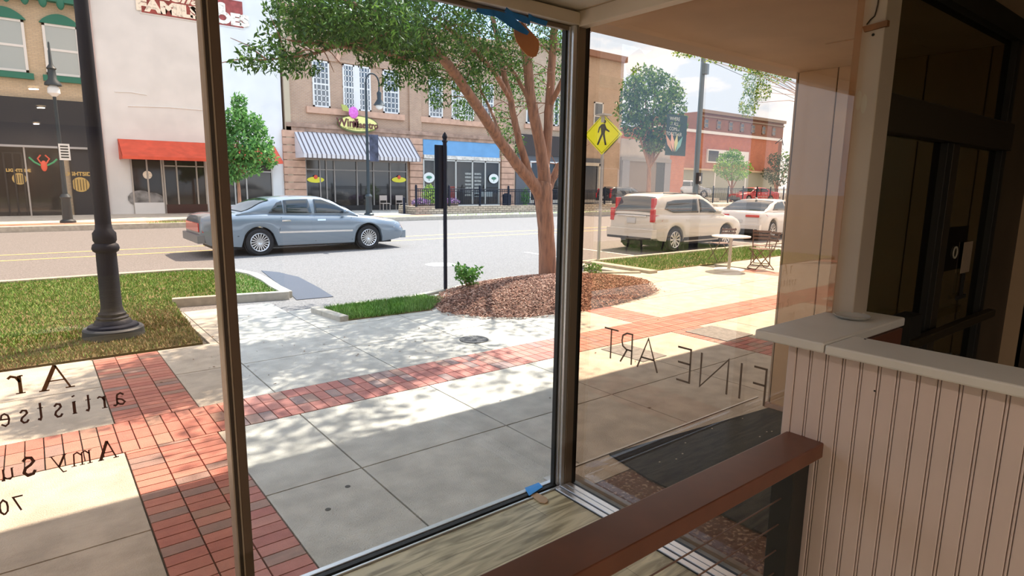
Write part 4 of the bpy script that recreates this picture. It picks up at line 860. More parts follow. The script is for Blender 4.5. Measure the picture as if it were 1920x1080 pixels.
shopfront(e, X_(415, 350), X_(510, 350), SW, zt_, [X_(440, 350), X_(462, 350)], base=.4, trans=Z_(480, 322))
for px, py in ((264, 372), (285, 376)): MB().ell((X_(px, py), FY-.05, Z_(px, py)), (.55, .04, .4), 10, 7).build('window_display', mat('grey_display', (.22, .22, .22), .8, noise=.5, nscale=3), e)
c = at(276, 328, FY); MB().lathe([(.001, 0), (.2, 0), (.2, .01), (.001, .01)], (c.x, FY-.08, c.z), 16, 'Y').build('round_decal', m_cream, e)
# --- two bay brick building
m_br = brickmat('tan_red_brick', (.47, .30, .20), (.40, .25, .17), (.47, .37, .29), .22, .075, .012)
m_bd = mat('pink_sandstone', (.56, .35, .25), .85, noise=.12, nscale=2.5)
xB0, xB1 = xS1, X_(962, 250)
e = empty('brick_shop_building', (0, 0, 0), 0, 'two-storey tan brick building with multi-pane windows, striped awning and blue band', 'building')
ZTOP = Z_(560, 12)
wall(e, xB0, xB1, SW, ZTOP, m_br)
MB().box((xB0-.1, FY-.35, ZTOP-.25), (xB1-.02, FY+.3, ZTOP+.12)).build('cornice', m_bd, e)
MB().box((xB0-.02, FY-.14, SW), (xB0+.28, FY, ZTOP)).build('corner_strip', mat('tan_trim', (.50, .42, .30), .8), e)
zw0, zw1 = Z_(600, 201), Z_(600, 114)
wins = [(585, 617), (642, 664), (671, 694), (717, 747), (803, 829), (846, 863), (867, 888), (903, 925)]
for i, (a, b) in enumerate(wins):
    x0, x1 = X_(a, 150), X_(b, 150); lites(e, x0, x1, zw0, zw1, 4, 8, FY-.02, .09, .05)
for a, b in ((574, 757), (787, 940)):                # sills
    MB().box((X_(a, 210), FY-.16, zw0-.36), (X_(b, 215), FY, zw0-.02)).build('window_sill', m_bd, e)
for a, b in ((642, 694), (846, 888)):
    cx = (X_(a, 150)+X_(b, 150))/2; w_ = (X_(b, 150)-X_(a, 150))/2+.3
    ap = [Vector((cx+w_*math.cos(PI-t*PI/14), FY-.10, zw1+.1+w_*.75*math.sin(t*PI/14))) for t in range(15)]
    MB().tube(ap, .13, 6).build('window_arch', m_bd, e)
MB().box((X_(664, 150), FY-.08, zw0), (X_(671, 150), FY, zw1)).box((X_(863, 150), FY-.08, zw0), (X_(867, 150), FY, zw1)).build('window_post', m_fr, e)
zc_ = Z_(640, 240)
MB().box((xB0, FY-.22, zc_-.12), (xB1, FY, zc_+.1)).box((xB0, FY-.14, zc_-.34), (xB1, FY, zc_-.12)).build('belt_course', mat('brick_course', (.36, .24, .18), .85, noise=.25, nscale=3), e)
MB().box((xB0, FY-.1, Z_(640, 118)), (xB1, FY, Z_(640, 118)+.14)).build('upper_course', m_br, e)
for a, b in ((532, 572), (767, 791), (938, 962)):    # banded piers
    x0, x1 = X_(a, 330), X_(b, 330); z = SW; k = MB()
    while z < zc_-.5: k.box((x0, FY-.16, z+.02), (x1, FY, z+.38)); z += .41
    k.build('banded_pier', m_bd, e); MB().box((x0+.02, FY-.12, SW), (x1-.02, FY, zc_-.3)).build('pier_core', mat('pier_joint', (.30, .20, .15), .9), e)
MB().box((X_(766, 200), FY-.14, zc_), (X_(788, 200), FY, ZTOP-.3)).build('upper_pier', m_br, e)
# striped awning
xa0, xa1 = at(570, 298, FY-1.5).x, at(789, 300, FY-1.5).x; zA = Z_(660, 250); zB = at(680, 292, FY-1.5).z
awning(e, xa0, xa1, zA, zB, 1.5, .22, mat('white_canvas', (.62, .60, .61), .7), stripes=27, m2=mat('grey_stripe', (.13, .11, .12), .7))
# left shop interior
zt_ = Z_(680, 302); z1_ = Z_(680, 320)
shopfront(e, X_(574, 350), X_(762, 350), SW, zt_, [X_(600, 350), X_(612, 350), X_(627, 350), X_(669, 350), X_(700, 350), X_(731, 350)], base=.3, mb_=m_dk, trans=z1_, m=mat('dull_frame', (.30, .27, .25), .5, .3))
for px in (591, 747):
    c = at(px, 337, FY); q = MB(); q.lathe([(.001, 0), (1, 0), (1, .01), (.001, .01)], (0, 0, 0), 24, 'Y'); o = q.build('oval_decal', mat('decal_yellow', (.78, .72, .05), .5), e); o.scale = (.5, 1, .17); o.location = (c.x, FY-.08, c.z)
    MB().ell((c.x, FY-.1, c.z+.16), (.12, .03, .12)).build('red_decal', m_neon, e)
# oval wine sign
c = at(671, 233, FY-.35); so_ = MB().lathe([(.001, 0), (1, 0), (1, .1), (.001, .1)], (0, 0, 0), 36, 'Y').build('oval_sign', mat('sign_rim', (.12, .14, .05), .6), e)
so_.location = (c.x, FY-.4, c.z); hwS = (at(709, 236, FY-.35).x-at(633, 232, FY-.35).x)/2; so_.scale = (hwS, 1, hwS*.39)
f2 = MB().lathe([(.001, 0), (1, 0), (1, .02), (.001, .02)], (0, 0, 0), 36, 'Y').build('sign_face', mat('sign_yellow', (.82, .80, .30), .5), e); f2.location = (c.x, FY-.42, c.z+.02); f2.scale = (hwS*.94, 1, hwS*.33)
m_brn = mat('sign_brown', (.12, .035, .03), .6)
text('sign_lettering', 'Wine', hwS*.50, fm(c.x-hwS*.52, c.z+.02, FY-.44), m_brn, e, .01, .015, sx=.95)
text('sign_lettering', 'Maestro', hwS*.42, fm(c.x+hwS*.36, c.z-.04, FY-.44), m_brn, e, .01, .015, sx=.9)
text('sign_lettering', 'FINE WINES AND CRAFT BEER', hwS*.12, fm(c.x, c.z-hwS*.22, FY-.44), mat('sign_olive', (.35, .33, .10), .6), e, .005)
MB().ell((c.x-.30, FY-.46, c.z+hwS*.50), (.30, .08, .34)).build('grape_emblem', mat('grape_pink', (.62, .10, .52), .5, col2=(.75, .22, .66), nscale=12), e)
MB().slab([(c.x-.5, FY-.46, c.z+.66), (c.x-.7, FY-.46, c.z+1.0), (c.x-1.05, FY-.46, c.z+1.05), (c.x-.95, FY-.46, c.z+.7)], (0, .04, 0)).build('leaf_emblem', mat('leaf_olive', (.42, .45, .12), .6), e)
MB().slab([(c.x-.26, FY-.45, c.z+.30), (c.x+.0, FY-.45, c.z+.30), (c.x-.10, FY-.45, c.z+.08), (c.x-.10, FY-.45, c.z-.22), (c.x-.16, FY-.45, c.z-.22), (c.x-.16, FY-.45, c.z+.08)], (0, .02, 0)).build('glass_stem_emblem', m_brn, e)
# right shop with blue band
x0, x1 = X_(792, 280), X_(935, 280)
MB().box((x0, FY-.10, Z_(862, 293)), (x1, FY, Z_(862, 264))).build('blue_band', mat('blue_panel', (.14, .34, .60), .6, noise=.06, nscale=2), e)
MB().box((x0, FY-.22, Z_(862, 300)), (x1, FY, Z_(862, 293))).build('white_ledge', mat('peeling_white', (.62, .60, .55), .8, noise=.25, nscale=6), e)
# recessed shop interior with racks, behind glass
zS = Z_(862, 301)
ent = MB().box((x0, FY-.05, SW), (x1, FY-.02, zS)).build('shop_interior', mat('shop_back', (.035, .03, .03), .8), e)
rk = MB()
for px in (877, 894):
    xx = X_(px, 350)
    for i in range(7): rk.box((xx-.28, FY-.12, .95+.24*i), (xx+.28, FY-.06, 1.08+.24*i))
rk.build('display_racks', mat('rack_white', (.40, .38, .35), .7, noise=.4, nscale=8), e)
MB().box((X_(840, 360), FY-.1, .3), (X_(855, 360), FY-.06, 1.6)).build('red_display', mat('dull_red', (.30, .03, .02), .7), e)
MB().box((X_(888, 360), FY-.12, .9), (X_(922, 360), FY-.06, 1.25)).build('counter', mat('counter_grey', (.35, .38, .38), .6), e)
MB().box((x0, FY-.16, SW), (x1, FY-.15, zS)).build('shop_glass', glass('clear_far_glass', (.9, .92, .92), 1.5, .02), e)
f = MB()
for px in (792, 813, 821, 852, 883, 907, 933): f.box((X_(px, 340)-.045, FY-.2, SW), (X_(px, 340)+.045, FY-.12, zS))
f.box((x0, FY-.2, zS-.08), (x1, FY-.12, zS)).box((x0, FY-.22, SW), (x1, FY-.12, SW+.3)); f.build('shop_frame', mat('shop_frame_white', (.50, .50, .47), .5), e)
for px, py in ((801, 333), (922, 335)):
    c = at(px, py, FY); o = MB().lathe([(.001, 0), (1, 0), (1, .01), (.001, .01)], (0, 0, 0), 22, 'Y').build('oval_decal', mat('decal_white', (.75, .78, .76), .5), e); o.scale = (.42, 1, .33); o.location = (c.x, FY-.24, c.z)
    MB().ell((c.x, FY-.25, c.z+.02), (.22, .015, .1)).box((c.x-.02, FY-.26, c.z-.2), (c.x+.02, FY-.245, c.z)).build('tree_decal', mat('decal_green', (.06, .22, .14), .6), e)
# --- dark shop building
e = empty('dark_shop_building', (0, 0, 0), 0, 'brick building with dark shop fascia behind the forked tree trunk', 'building')
xD0, xD1 = xB1, X_(1167, 200); ZD = Z_(1165, 113)
m_br2 = brickmat('pale_red_brick', (.52, .37, .26), (.46, .32, .22), (.50, .41, .32), .22, .075, .012)
wall(e, xD0+.02, xD1-.02, SW, ZD, m_br2); MB().box((xD0+.02, FY-.4, ZD-.2), (xD1-.02, FY+.2, ZD+.25)).build('cornice', mat('brown_cornice', (.28, .15, .10), .8), e)
for a, b in ((986, 1001), (1038, 1047), (1075, 1095), (1113, 1130)): x0, x1 = X_(a, 210), X_(b, 210); lites(e, x0, x1, Z_(995, 232), Z_(995, 175), 1, 1, FY-.02, .1); MB().box((x0-.15, FY-.14, Z_(995, 241)), (x1+.15, FY, Z_(995, 233))).build('window_sill', m_bd, e)
MB().box((xD0+.2, FY-.25, Z_(1010, 292)), (xD1-5, FY, Z_(1010, 254))).build('dark_fascia', mat('charcoal_fascia', (.05, .04, .04), .7), e)
MB().box((xD0+.25, FY-.1, SW), (X_(1130, 330), FY, Z_(1010, 292))).build('dark_panel', mat('slate_panel', (.11, .12, .14), .6), e)
zq = Z_(1010, 312)
for a, b in ((992, 1014), (1026, 1048), (1085, 1118)): shopfront(e, X_(a, 340), X_(b, 340), SW+.3, Z_(1100, 308), [], m=m_fr, base=.25, mb_=mat('cream_panel', (.55, .50, .42), .7), y=FY-.12)
MB().box((X_(1118, 330), FY-.3, SW), (X_(1122, 330)+.1, FY, Z_(1100, 306))).box((X_(1085, 330), FY-.3, Z_(1100, 311)), (X_(1122, 330), FY-.1, Z_(1100, 305))).build('cream_surround', mat('cream_panel', (.55, .50, .42), .7), e)
leaf_obj('window_plant', blob((X_(977, 365), FY-.5, .9), (.4, .2, .7), 300, .3), .16, leafmat('potted_leaf', [(0, (.05, .2, .04)), (1, (.2, .42, .1))]), e)
# grey pilaster and low pale shop
e = empty('low_shop_building', (0, 0, 0), 0, 'low pale shop with flat upper wall behind the large leafy tree', 'building')
xL1 = X_(1256, 300)
m_pale = mat('pale_grey_wall', (.42, .38, .34), .85, noise=.08, nscale=1)
wall(e, xD1+.02, xL1, SW, Z_(1200, 262), m_pale, d=6); MB().box((xD1, FY-.2, Z_(1200, 303)), (xL1, FY, Z_(1200, 296))).build('canopy_edge', mat('grey_canopy', (.25, .24, .23), .7), e)
MB().box((xD1, FY-.08, SW), (X_(1228, 340), FY, Z_(1200, 303))).build('brown_infill', mat('brown_infill', (.19, .15, .125), .7), e)
MB().box((X_(1228, 340), FY-.1, SW), (X_(1243, 340), FY, Z_(1200, 303))).build('dark_doorway', m_blkp, e); MB().box((X_(1243, 340), FY-.14, SW), (X_(1254, 340), FY, Z_(1200, 303))).build('grey_pier', mat('grey_pier', (.22, .22, .24), .7), e)
MB().box((xD1+.02, FY-.3, SW), (xD1+.9, FY, Z_(1140, 300))).build('grey_pilaster', mat('grey_pier', (.22, .22, .24), .7), e)
# --- red brick buildings on the right
m_rb = brickmat('red_brick', (.50, .15, .075), (.42, .12, .065), (.42, .24, .17), .3, .1, .015)
e = empty('red_brick_building', (0, 0, 0), 0, 'low red brick building with white coping and small sign', 'building')
RY = 40.0; x0, x1 = X_(1256, 300, FY), X_(1457, 300, RY)
wall(e, x0+.05, x0+2.4, SW, Z_(1270, 262), m_rb, y=FY+.2, d=6, name='wall'); MB().box((x0+2.4, RY, SW), (x1, RY+9, Z_(1375, 253, RY))).build('wall', m_rb, e)
MB().box((x0+2.3, RY-.25, Z_(1375, 256, RY)), (x1+.3, RY+.1, Z_(1375, 251, RY))).build('white_coping', m_fr, e)
MB().box((x0+2.4, RY-.15, SW), (x1, RY, Z_(1375, 322, RY))).build('lower_wall', mat('pale_green_wall', (.34, .35, .28), .8), e); MB().box((x0+2.4, RY-.5, Z_(1375, 322, RY)), (x1, RY, Z_(1375, 319, RY))).build('ledge', mat('cream_ledge', (.60, .45, .30), .8), e)
for i in range(6): MB().box((x0+5+3.1*i, RY-.2, SW), (x0+5.2+3.1*i, RY-.1, Z_(1375, 322, RY))).build('door_post', m_fr, e)
sx0, sx1, sz0, sz1 = X_(1324, 292, RY), X_(1401, 292, RY), Z_(1345, 306, RY), Z_(1345, 281, RY)
sb = MB().box((sx0, RY-.2, sz0), (sx1, RY, sz1)).build('wall_sign', m_fr, e); MB().box((sx0+.15, RY-.23, sz0+.15), (sx0+2.0, RY-.2, sz1-.15)).build('sign_panel', mat('sign_dark', (.06, .06, .06), .6), sb)
text('sign_lettering', 'THE', .8, fm(sx0+2.9, (sz0+sz1)/2, RY-.22), mat('sign_dark', (.06, .06, .06), .6), sb, .01, .03)
for i in range(2): MB().tube([(x1-.9-.0*i, RY-.1, Z_(1440, 265, RY)-.2), (x1-.9, RY-.9, Z_(1440, 262, RY)+.2), (x1-.9, RY-1.1, Z_(1440, 272, RY))], .05, 6).build('gooseneck_lamp', m_blk, e) if i == 0 else None
e = empty('tall_brick_building', (0, 0, 0), 0, 'taller brown brick building with cornice beyond the low red one', 'building')
BY = 62.0; x0, x1 = X_(1312, 230, BY), X_(1470, 230, BY)
m_rb2 = brickmat('brown_brick', (.34, .13, .08), (.28, .11, .07), (.3, .2, .15), .3, .1, .015)
MB().box((x0, BY, 0), (x1, BY+12, Z_(1350, 214, BY))).build('wall', m_rb2, e); MB().box((x0-.3, BY-.5, Z_(1350, 216, BY)), (x1, BY, Z_(1350, 210, BY))).build('cornice', mat('stone_cornice', (.32, .24, .18), .8), e)
MB().box((x0, BY-.2, Z_(1350, 223, BY)), (x1, BY, Z_(1350, 220, BY))).build('stone_course', mat('stone_cornice', (.32, .24, .18), .8), e)
for i in range(7):
    xx = x0+1.2+3.6*i; w_ = lites(e, xx, xx+1.2, Z_(1350, 243, BY), Z_(1350, 226, BY), 1, 1, BY-.05, .16, m=mat('stone_cornice', (.32, .24, .18), .8))
o = MB().box((46.8, 30.6, SW-.3), (75, 39.4, .33)).build('parking_lot', m_con); setk(o, 'paved lot behind the picket fence on the right', 'ground')
o = MB().box((46.9, 34.2, .3), (52.5, 37.2, .74)).build('raised_parking', m_con); setk(o, 'raised parking slab under pale grey car', 'ground')
# soft hedge of trees closing the street on the far right and the far left
for i, (x, y, h) in enumerate(((126, 62, 9), (124, 72, 10), (108, 50, 9), (118, 50, 9), (98, 40, 7), (112, 30, 8))):
    leafx = [((random.uniform(-3, 3), random.uniform(-3, 3), h*random.uniform(.5, .95)), (3.2, 3.2, 2.2), 260) for _ in range(7)]
    tree_far('distant_tree', (x, y, 0), h, h*.35, leafx, .7, G2c, 'distant green tree closing the view down the street', .3, mname='distant_leaf'); COL.objects[-1]
for o in COL.objects:
    if o.name.startswith('distant_tree'): o['group'] = 'distant trees at the street end'
# ================================================================== the shop window room
FL = .10; WY = 2.385; WX = 2.32
# floor planks
m = bpy.data.materials.new('vinyl_planks'); m.use_nodes = True; t = m.node_tree; b = t.nodes['Principled BSDF']; b.inputs['Roughness'].default_value = .38
co = nn(t, 'ShaderNodeTexCoord'); br = nn(t, 'ShaderNodeTexBrick'); t.links.new(co.outputs['Object'], br.inputs['Vector'])
br.inputs['Color1'].default_value = (.58, .54, .38, 1); br.inputs['Color2'].default_value = (.47, .43, .31, 1); br.inputs['Mortar'].default_value = (.16, .14, .10, 1); br.inputs['Scale'].default_value = 1; br.inputs['Mortar Size'].default_value = .0012; br.inputs['Brick Width'].default_value = 1.2; br.inputs['Row Height'].default_value = .18; br.offset = .37
mp_ = nn(t, 'ShaderNodeMapping'); mp_.inputs['Scale'].default_value = (1.2, 9, 1); t.links.new(co.outputs['Object'], mp_.inputs[0])
n1 = nn(t, 'ShaderNodeTexNoise'); n1.inputs['Scale'].default_value = 2.2; n1.inputs['Detail'].default_value = 9; n1.inputs['Distortion'].default_value = 1.2; t.links.new(mp_.outputs[0], n1.inputs['Vector'])
r_ = nn(t, 'ShaderNodeValToRGB'); r_.color_ramp.elements[0].position = .36; r_.color_ramp.elements[0].color = (.42, .38, .28, 1); r_.color_ramp.elements[1].position = .6; r_.color_ramp.elements[1].color = (1.25, 1.22, 1.1, 1); t.links.new(n1.outputs['Fac'], r_.inputs[0])
mm = nn(t, 'ShaderNodeMix', data_type='RGBA', blend_type='MULTIPLY'); mm.inputs[0].default_value = .8; t.links.new(br.outputs[0], mm.inputs[6]); t.links.new(r_.outputs[0], mm.inputs[7]); t.links.new(mm.outputs[2], b.inputs['Base Color'])
m_floor = m
m_paint = mat('cream_paint', (.68, .60, .50), .6, noise=.03, nscale=3, bump=.04, bscale=30)
m_pony = mat('beadboard_paint', (.60, .50, .47), .5, noise=.03, nscale=4)
m_cap = mat('white_cap_paint', (.62, .62, .60), .4, noise=.03, nscale=6)
m_brown = mat('bronze_mullion', (.20, .155, .115), .45, .2); m_gask = mat('gasket_black', (.012, .013, .012), .6); m_alum = mat('brushed_aluminium', (.68, .70, .72), .3, .7)
o = MB().box((-3.5, -8, -.3), (2.30, 2.33, FL)).build('floor', m_floor); setk(o, 'greenish tan wood plank floor inside the shop window', 'floor')
o = MB().box((2.02, -8, -.3), (4.65, .98, FL)).build('floor', mat('entry_floor', (.10, .08, .06), .7)); setk(o, 'dark floor of the entry behind the beadboard wall', 'floor')
CZ = 2.665
o = MB().box((-3.5, -8, CZ), (2.25, 2.40, CZ+.1)).build('ceiling', mat('ceiling_cream', (.72, .65, .56), .8, noise=.04, nscale=2, bump=.05, bscale=40)); setk(o, 'cream painted ceiling over the window display', 'ceiling')
m_soff = mat('soffit_paint', (.52, .40, .28), .8, noise=.08, nscale=2.2, bump=.08, bscale=12)
o = MB().box((2.25, -8, 2.66), (4.95, 2.42, 2.9)).build('ceiling', m_soff); setk(o, 'tan plaster ceiling of the recessed entry outside', 'ceiling')
o = MB().box((3.85, 1.62, 2.652), (4.25, 1.86, 2.661)).box((4.3, 1.5, 2.655), (4.45, 1.9, 2.661)).build('ceiling_hatch', m_soff, bevel=.003); tag(o, 'small rectangular hatch in tan entry ceiling near beige wall', 'hatch')
# room walls out of sight (they shape the daylight)
m_wall = mat('room_wall', (.50, .42, .34), .8)
o = MB().box((-3.6, -8, -.3), (-3.5, 2.4, 2.8)).build('wall_left', m_wall); setk(o, 'left wall of the display room', 'wall')
o = MB().box((-3.6, -8.1, -.3), (5, -8, 2.8)).build('wall_back', m_wall); setk(o, 'back wall behind the camera', 'wall')
o = MB().box((4.65, -8, -.1), (4.8, .9, 2.7)).build('wall_entry', mat('entry_wall_brown', (.07, .05, .03), .7, noise=.15, nscale=2)); setk(o, 'brown wall right of the dark glass doors', 'wall')
# building front over the window, canopy
o = MB().box((-14, 2.40, 2.685), (2.34, 2.60, 4.3)).box((-3.5, 2.392, 2.572), (2.26, 2.40, 2.70)).box((2.34, 2.42, 2.665), (25, 2.60, 4.3)).box((4.65, 2.42, 0), (4.70, 2.44, 2.7)).build('wall_front', mat('front_wall', (.46, .38, .30), .8)); setk(o, 'front wall above the shop window', 'wall')
o = MB().box((-14, -8, 4.2), (25, 5.12, 4.4)).build('canopy', mat('canopy_paint', (.55, .5, .42), .8)); setk(o, 'flat canopy over the sidewalk, above the view', 'canopy')
# head trims inside
o = MB().box((-3.5, 2.325, 2.592), (2.255, 2.385, 2.652)).build('trim_1', m_paint, bevel=.004); setk(o, 'cream wooden trim above the front window', 'trim')
o = MB().box((-3.5, 2.36, 2.567), (2.255, 2.385, 2.588)).build('trim_2', m_brown, bevel=.002); setk(o, 'thin bronze frame line under window trim', 'trim')
o = MB().box((2.25, .95, 2.585), (2.31, 2.38, 2.66)).build('trim_3', m_paint, bevel=.004); setk(o, 'cream wooden trim above the side window', 'trim')
# windows
def framed(name, label): return empty(name, (0, 0, 0), 0, label, 'window', None, 'structure')
gl_c = glass('clear_glass', (.985, .99, .99)); gl_l = glass('left_tinted_glass', (.945, .845, .76)); gl_r = glass('side_tinted_glass', (.925, .80, .69), 1.72)
ZB, ZH = FL+.02, 2.575
w1 = framed('window_1', 'left shop window pane with serif lettering'); MB().box((-3.4, WY, ZB), (.515, WY+.006, ZH)).build('pane', gl_l, w1)
w2 = framed('window_2', 'centre shop window pane facing the street'); MB().box((.56, WY, ZB), (2.205, WY+.006, ZH)).build('pane', gl_c, w2)
w3 = framed('window_3', 'side shop window pane with FINE ART lettering'); MB().box((WX, 1.0, ZB), (WX+.006, 2.34, 2.64)).build('pane', gl_r, w3)
MB().box((-3.4, 2.405, -.02), (2.3, 2.435, FL+.006)).build('outer_sill', m_alum, w2, bevel=.003); MB().box((-3.4, 2.36, -.02), (2.26, 2.384, FL+.012)).build('gasket', m_gask, w2)
MB().box((-3.4, 2.335, -.02), (2.26, 2.348, FL+.008)).build('inner_sill', m_alum, w2, bevel=.002)
# left mullion
mu = framed('window_4', 'brown bronze mullion between left and centre panes'); mu.name = 'mullion'; mu['category'] = 'mullion'
MB().box((.508, 2.345, FL), (.513, 2.42, 2.60)).build('glazing_bead', mat('bead_bronze', (.40, .33, .27), .45, .2), mu, bevel=.001); MB().box((.513, 2.352, FL), (.526, 2.42, 2.60)).build('groove', mat('groove_brown', (.055, .038, .028), .5), mu); MB().box((.526, 2.343, FL), (.531, 2.42, 2.60)).build('edge_line', mat('bead_bronze', (.40, .33, .27), .45, .2), mu); MB().box((.531, 2.34, FL), (.563, 2.43, 2.60)).build('face', mat('face_bronze', (.13, .085, .06), .5, .1), mu, bevel=.003)
# corner mullion
cm = framed('corner_mullion', 'aluminium and bronze corner mullion where both windows meet'); cm['category'] = 'mullion'
MB().box((2.199, 2.372, FL), (2.24, 2.40, 2.58)).build('gasket', m_gask, cm); MB().box((2.211, 2.358, FL), (2.221, 2.40, 2.585)).build('bead', m_alum, cm, bevel=.002); MB().box((2.221, 2.362, FL), (2.242, 2.40, 2.585)).build('groove', mat('dull_olive_metal', (.15, .15, .13), .5, .3), cm)
MB().box((2.222, 2.338, FL), (2.249, 2.40, 2.59)).build('silver_strip', m_alum, cm, bevel=.003); MB().box((2.249, 2.332, FL), (2.303, 2.40, 2.6)).build('bronze_face', m_brown, cm, bevel=.003); MB().box((2.303, 2.335, FL), (2.335, 2.36, 2.6)).build('side_gasket', m_gask, cm)
# side track
tk = framed('window_track', 'white aluminium floor track under the side window'); tk['category'] = 'track'
for i, (a, b_, z) in enumerate(((2.175, 2.205, .010), (2.212, 2.245, .016), (2.250, 2.285, .016))): MB().box((a, .2, FL-.02), (b_, 2.33, FL+z)).build('rail', m_alum, tk, bevel=.002)
MB().box((2.17, .2, FL-.03), (2.318, 2.33, FL+.003)).build('groove', m_gask, tk)
o = MB().box((2.318, .98, -.05), (2.42, 2.42, FL-.01)).build('sill_lip', mat('weathered_sill', (.26, .25, .22), .8, noise=.2, nscale=12)); setk(o, 'weathered outer lip below the side window', 'sill')
# recess floor
m_peb = mat('pebble_aggregate', (.17, .09, .065), .8, col2=(.46, .35, .27), nscale=42, bump=.8, bscale=50, thr=(.54, .66), detail=2)
o = MB().box((2.42, 1.0, -.05), (4.65, 2.37, .004)).build('pebble_floor', m_peb); setk(o, 'brown pebble aggregate floor of the recessed entry', 'floor')
o = MB().box((2.42, 2.374, -.05), (4.8, 2.60, .006)).build('entry_step', m_con); setk(o, 'concrete strip between sidewalk and pebble floor', 'step')
o = MB().box((2.42, 2.604, -.05), (4.8, 2.618, .012)).box((2.34, 2.45, -.05), (2.42, 2.62, .005)).build('edge_strip', mat('pale_edge_metal', (.62, .60, .56), .5, .3)); setk(o, 'pale metal edge strip along the entry step', 'edge strip')
o = MB().prism([(2.9, 2.59), (4.60, 2.40), (4.60, 1.02), (2.84, 1.02), (2.84, 2.2)], .008, .022).build('door_mat', mat('black_mat', (.018, .022, .028), .85, noise=.3, nscale=60, bump=.5, bscale=160), bevel=.003); tag(o, 'large black rubber door mat on the entry floor', 'door mat')
dp = MB()
for _ in range(26): x = random.uniform(2.95, 4.3); y = random.uniform(1.3, 2.45); dp.ell((x, y, .024), (.008, .006, .003), 6, 4)
o = dp.build('petal_litter', mat('pale_litter', (.6, .6, .55), .8)); tag(o, 'tiny pale petals scattered on the black door mat', 'litter', None, 'stuff')
# beige entry wall
e = empty('wall_right', (0, 0, 0), 0, 'beige panelled entry wall with vertical grooves beyond side window', 'wall', None, 'structure')
m_pan = mat('beige_panel', (.56, .42, .28), .22, noise=.05, nscale=2, coat=.3)
yy = 2.43
for w_ in (.30, .36, .20, .34, .36): MB().box((4.65, yy-w_+.006, .03), (4.9, yy, 2.66)).build('panel', m_pan, e, bevel=.004); yy -= w_
MB().box((4.66, 1.0, 0), (4.9, 2.42, 2.66)).build('backing', m_dk, e); MB().box((4.62, 2.05, 0), (4.92, 2.45, .05)).build('plinth', mat('pinkish_plinth', (.42, .30, .25), .7), e)
# doors
dr = empty('door_1', (0, 0, 0), 0, 'dark framed double glass doors of the recessed entry', 'door', None, 'structure')
DY = 1.0
def dx(px, py): return at(px, py, DY).x
def dz(px, py): return at(px, py, DY).z
zt_ = dz(1770, 268); gl_d = glass('door_dark_glass', (.27, .245, .17), 1.25)
xm = dx(1769, 269); x2 = dx(1870, 281); x0 = 2.5
MB().box((x0, DY, FL), (4.65, DY+.006, 2.62)).build('door_glass', gl_d, dr)
MB().box((xm-.03, DY-.03, FL), (xm+.04, DY+.03, zt_)).build('door_stile', m_gask, dr, bevel=.003); MB().box((xm+.045, DY-.03, FL), (xm+.13, DY+.03, zt_)).build('door_stile', mat('dark_bronze', (.03, .024, .016), .5), dr, bevel=.003)
MB().box((x2-.02, DY-.03, FL), (x2+.05, DY+.03, 2.62)).build('door_stile', m_gask, dr, bevel=.003); MB().box((x2+.05, DY-.02, FL), (4.65, DY+.02, 2.62)).build('side_panel', mat('entry_wall_brown', (.07, .05, .03), .7), dr)
MB().box((x0, DY-.05, zt_), (x2+.05, DY+.03, zt_+.14)).build('transom_bar', mat('dark_bronze', (.03, .024, .016), .5), dr, bevel=.004); MB().box((x0, DY-.04, 2.56), (4.65, DY+.04, 2.66)).build('head', m_gask, dr)
MB().box((x0, DY-.03, FL), (x2, DY+.03, FL+.25)).build('bottom_rail', m_gask, dr)
a = at(1700, 645, .93); b_ = at(1850, 580, .93); zz = a.z; MB().box((min(a.x, b_.x), .90, zz-.02), (max(a.x, b_.x)+.05, .94, zz+.02)).build('push_bar', mat('bar_bronze', (.06, .05, .03), .35, .6), dr, bevel=.005)
MB().box((a.x-.02, .92, zz-.04), (a.x+.12, .99, zz+.12)).build('lock_box', m_gask, dr)
c = at(1795, 475, 1.02); q = MB().box((c.x-.22, DY+.012, c.z-.08), (c.x+.10, DY+.02, c.z+.14)).build('open_sign', mat('sign_dark_card', (.025, .03, .025), .6), dr)
MB().box((c.x-.02, DY-.012, c.z-.10), (c.x+.11, DY-.008, c.z+.06)).build('note_paper', mat('tan_paper', (.30, .24, .18), .8), dr)
text('sign_lettering', 'O', .09, Matrix(((-1, 0, 0, c.x-.12), (0, 0, -1, DY-.004), (0, 1, 0, c.z+.01), (0, 0, 0, 1))), mat('sign_pale', (.45, .45, .36), .6), q, .002)
MB().box((c.x+.01, DY-.02, c.z-.22), (c.x+.03, DY-.01, c.z-.1)).box((c.x-.05, DY-.02, c.z-.235), (c.x+.09, DY-.01, c.z-.215)).build('hanger_hook', m_gask, dr)
# white post
ps = empty('wall_post', (0, 0, 0), 0, 'cream painted post standing on the beadboard half wall', 'post', None, 'structure')
PX, = (2.34,)
pa = atX(1608, 0, PX).y; pb = atX(1665, 0, PX).y
MB().box((PX, pb, 1.3), (PX+.12, pa, 2.62)).build('shaft', mat('post_cream', (.40, .35, .29), .6, noise=.04, nscale=3), ps, bevel=.003)
A = [atX(px, py, PX-.012) for px, py in ((1617, 50), (1664, 37), (1663, 48), (1620, 60))]
MB().slab(A, (.02, 0, 0)).build('wood_block', mat('raw_wood_block', (.22, .10, .04), .7, noise=.2, nscale=20), ps)
MB().tube([atX(px, py, PX-.003) for px, py in ((1647, 0), (1646, 8), (1643, 20), (1640, 30), (1632, 37), (1625, 46))], .0022, 5).build('paint_crack', mat('crack_dark', (.04, .03, .02), .9), ps)
c = atX(1637, 65, PX-.002); MB().ell(c, (.003, .005, .005), 8, 6).build('nail_hole', m_gask, ps)
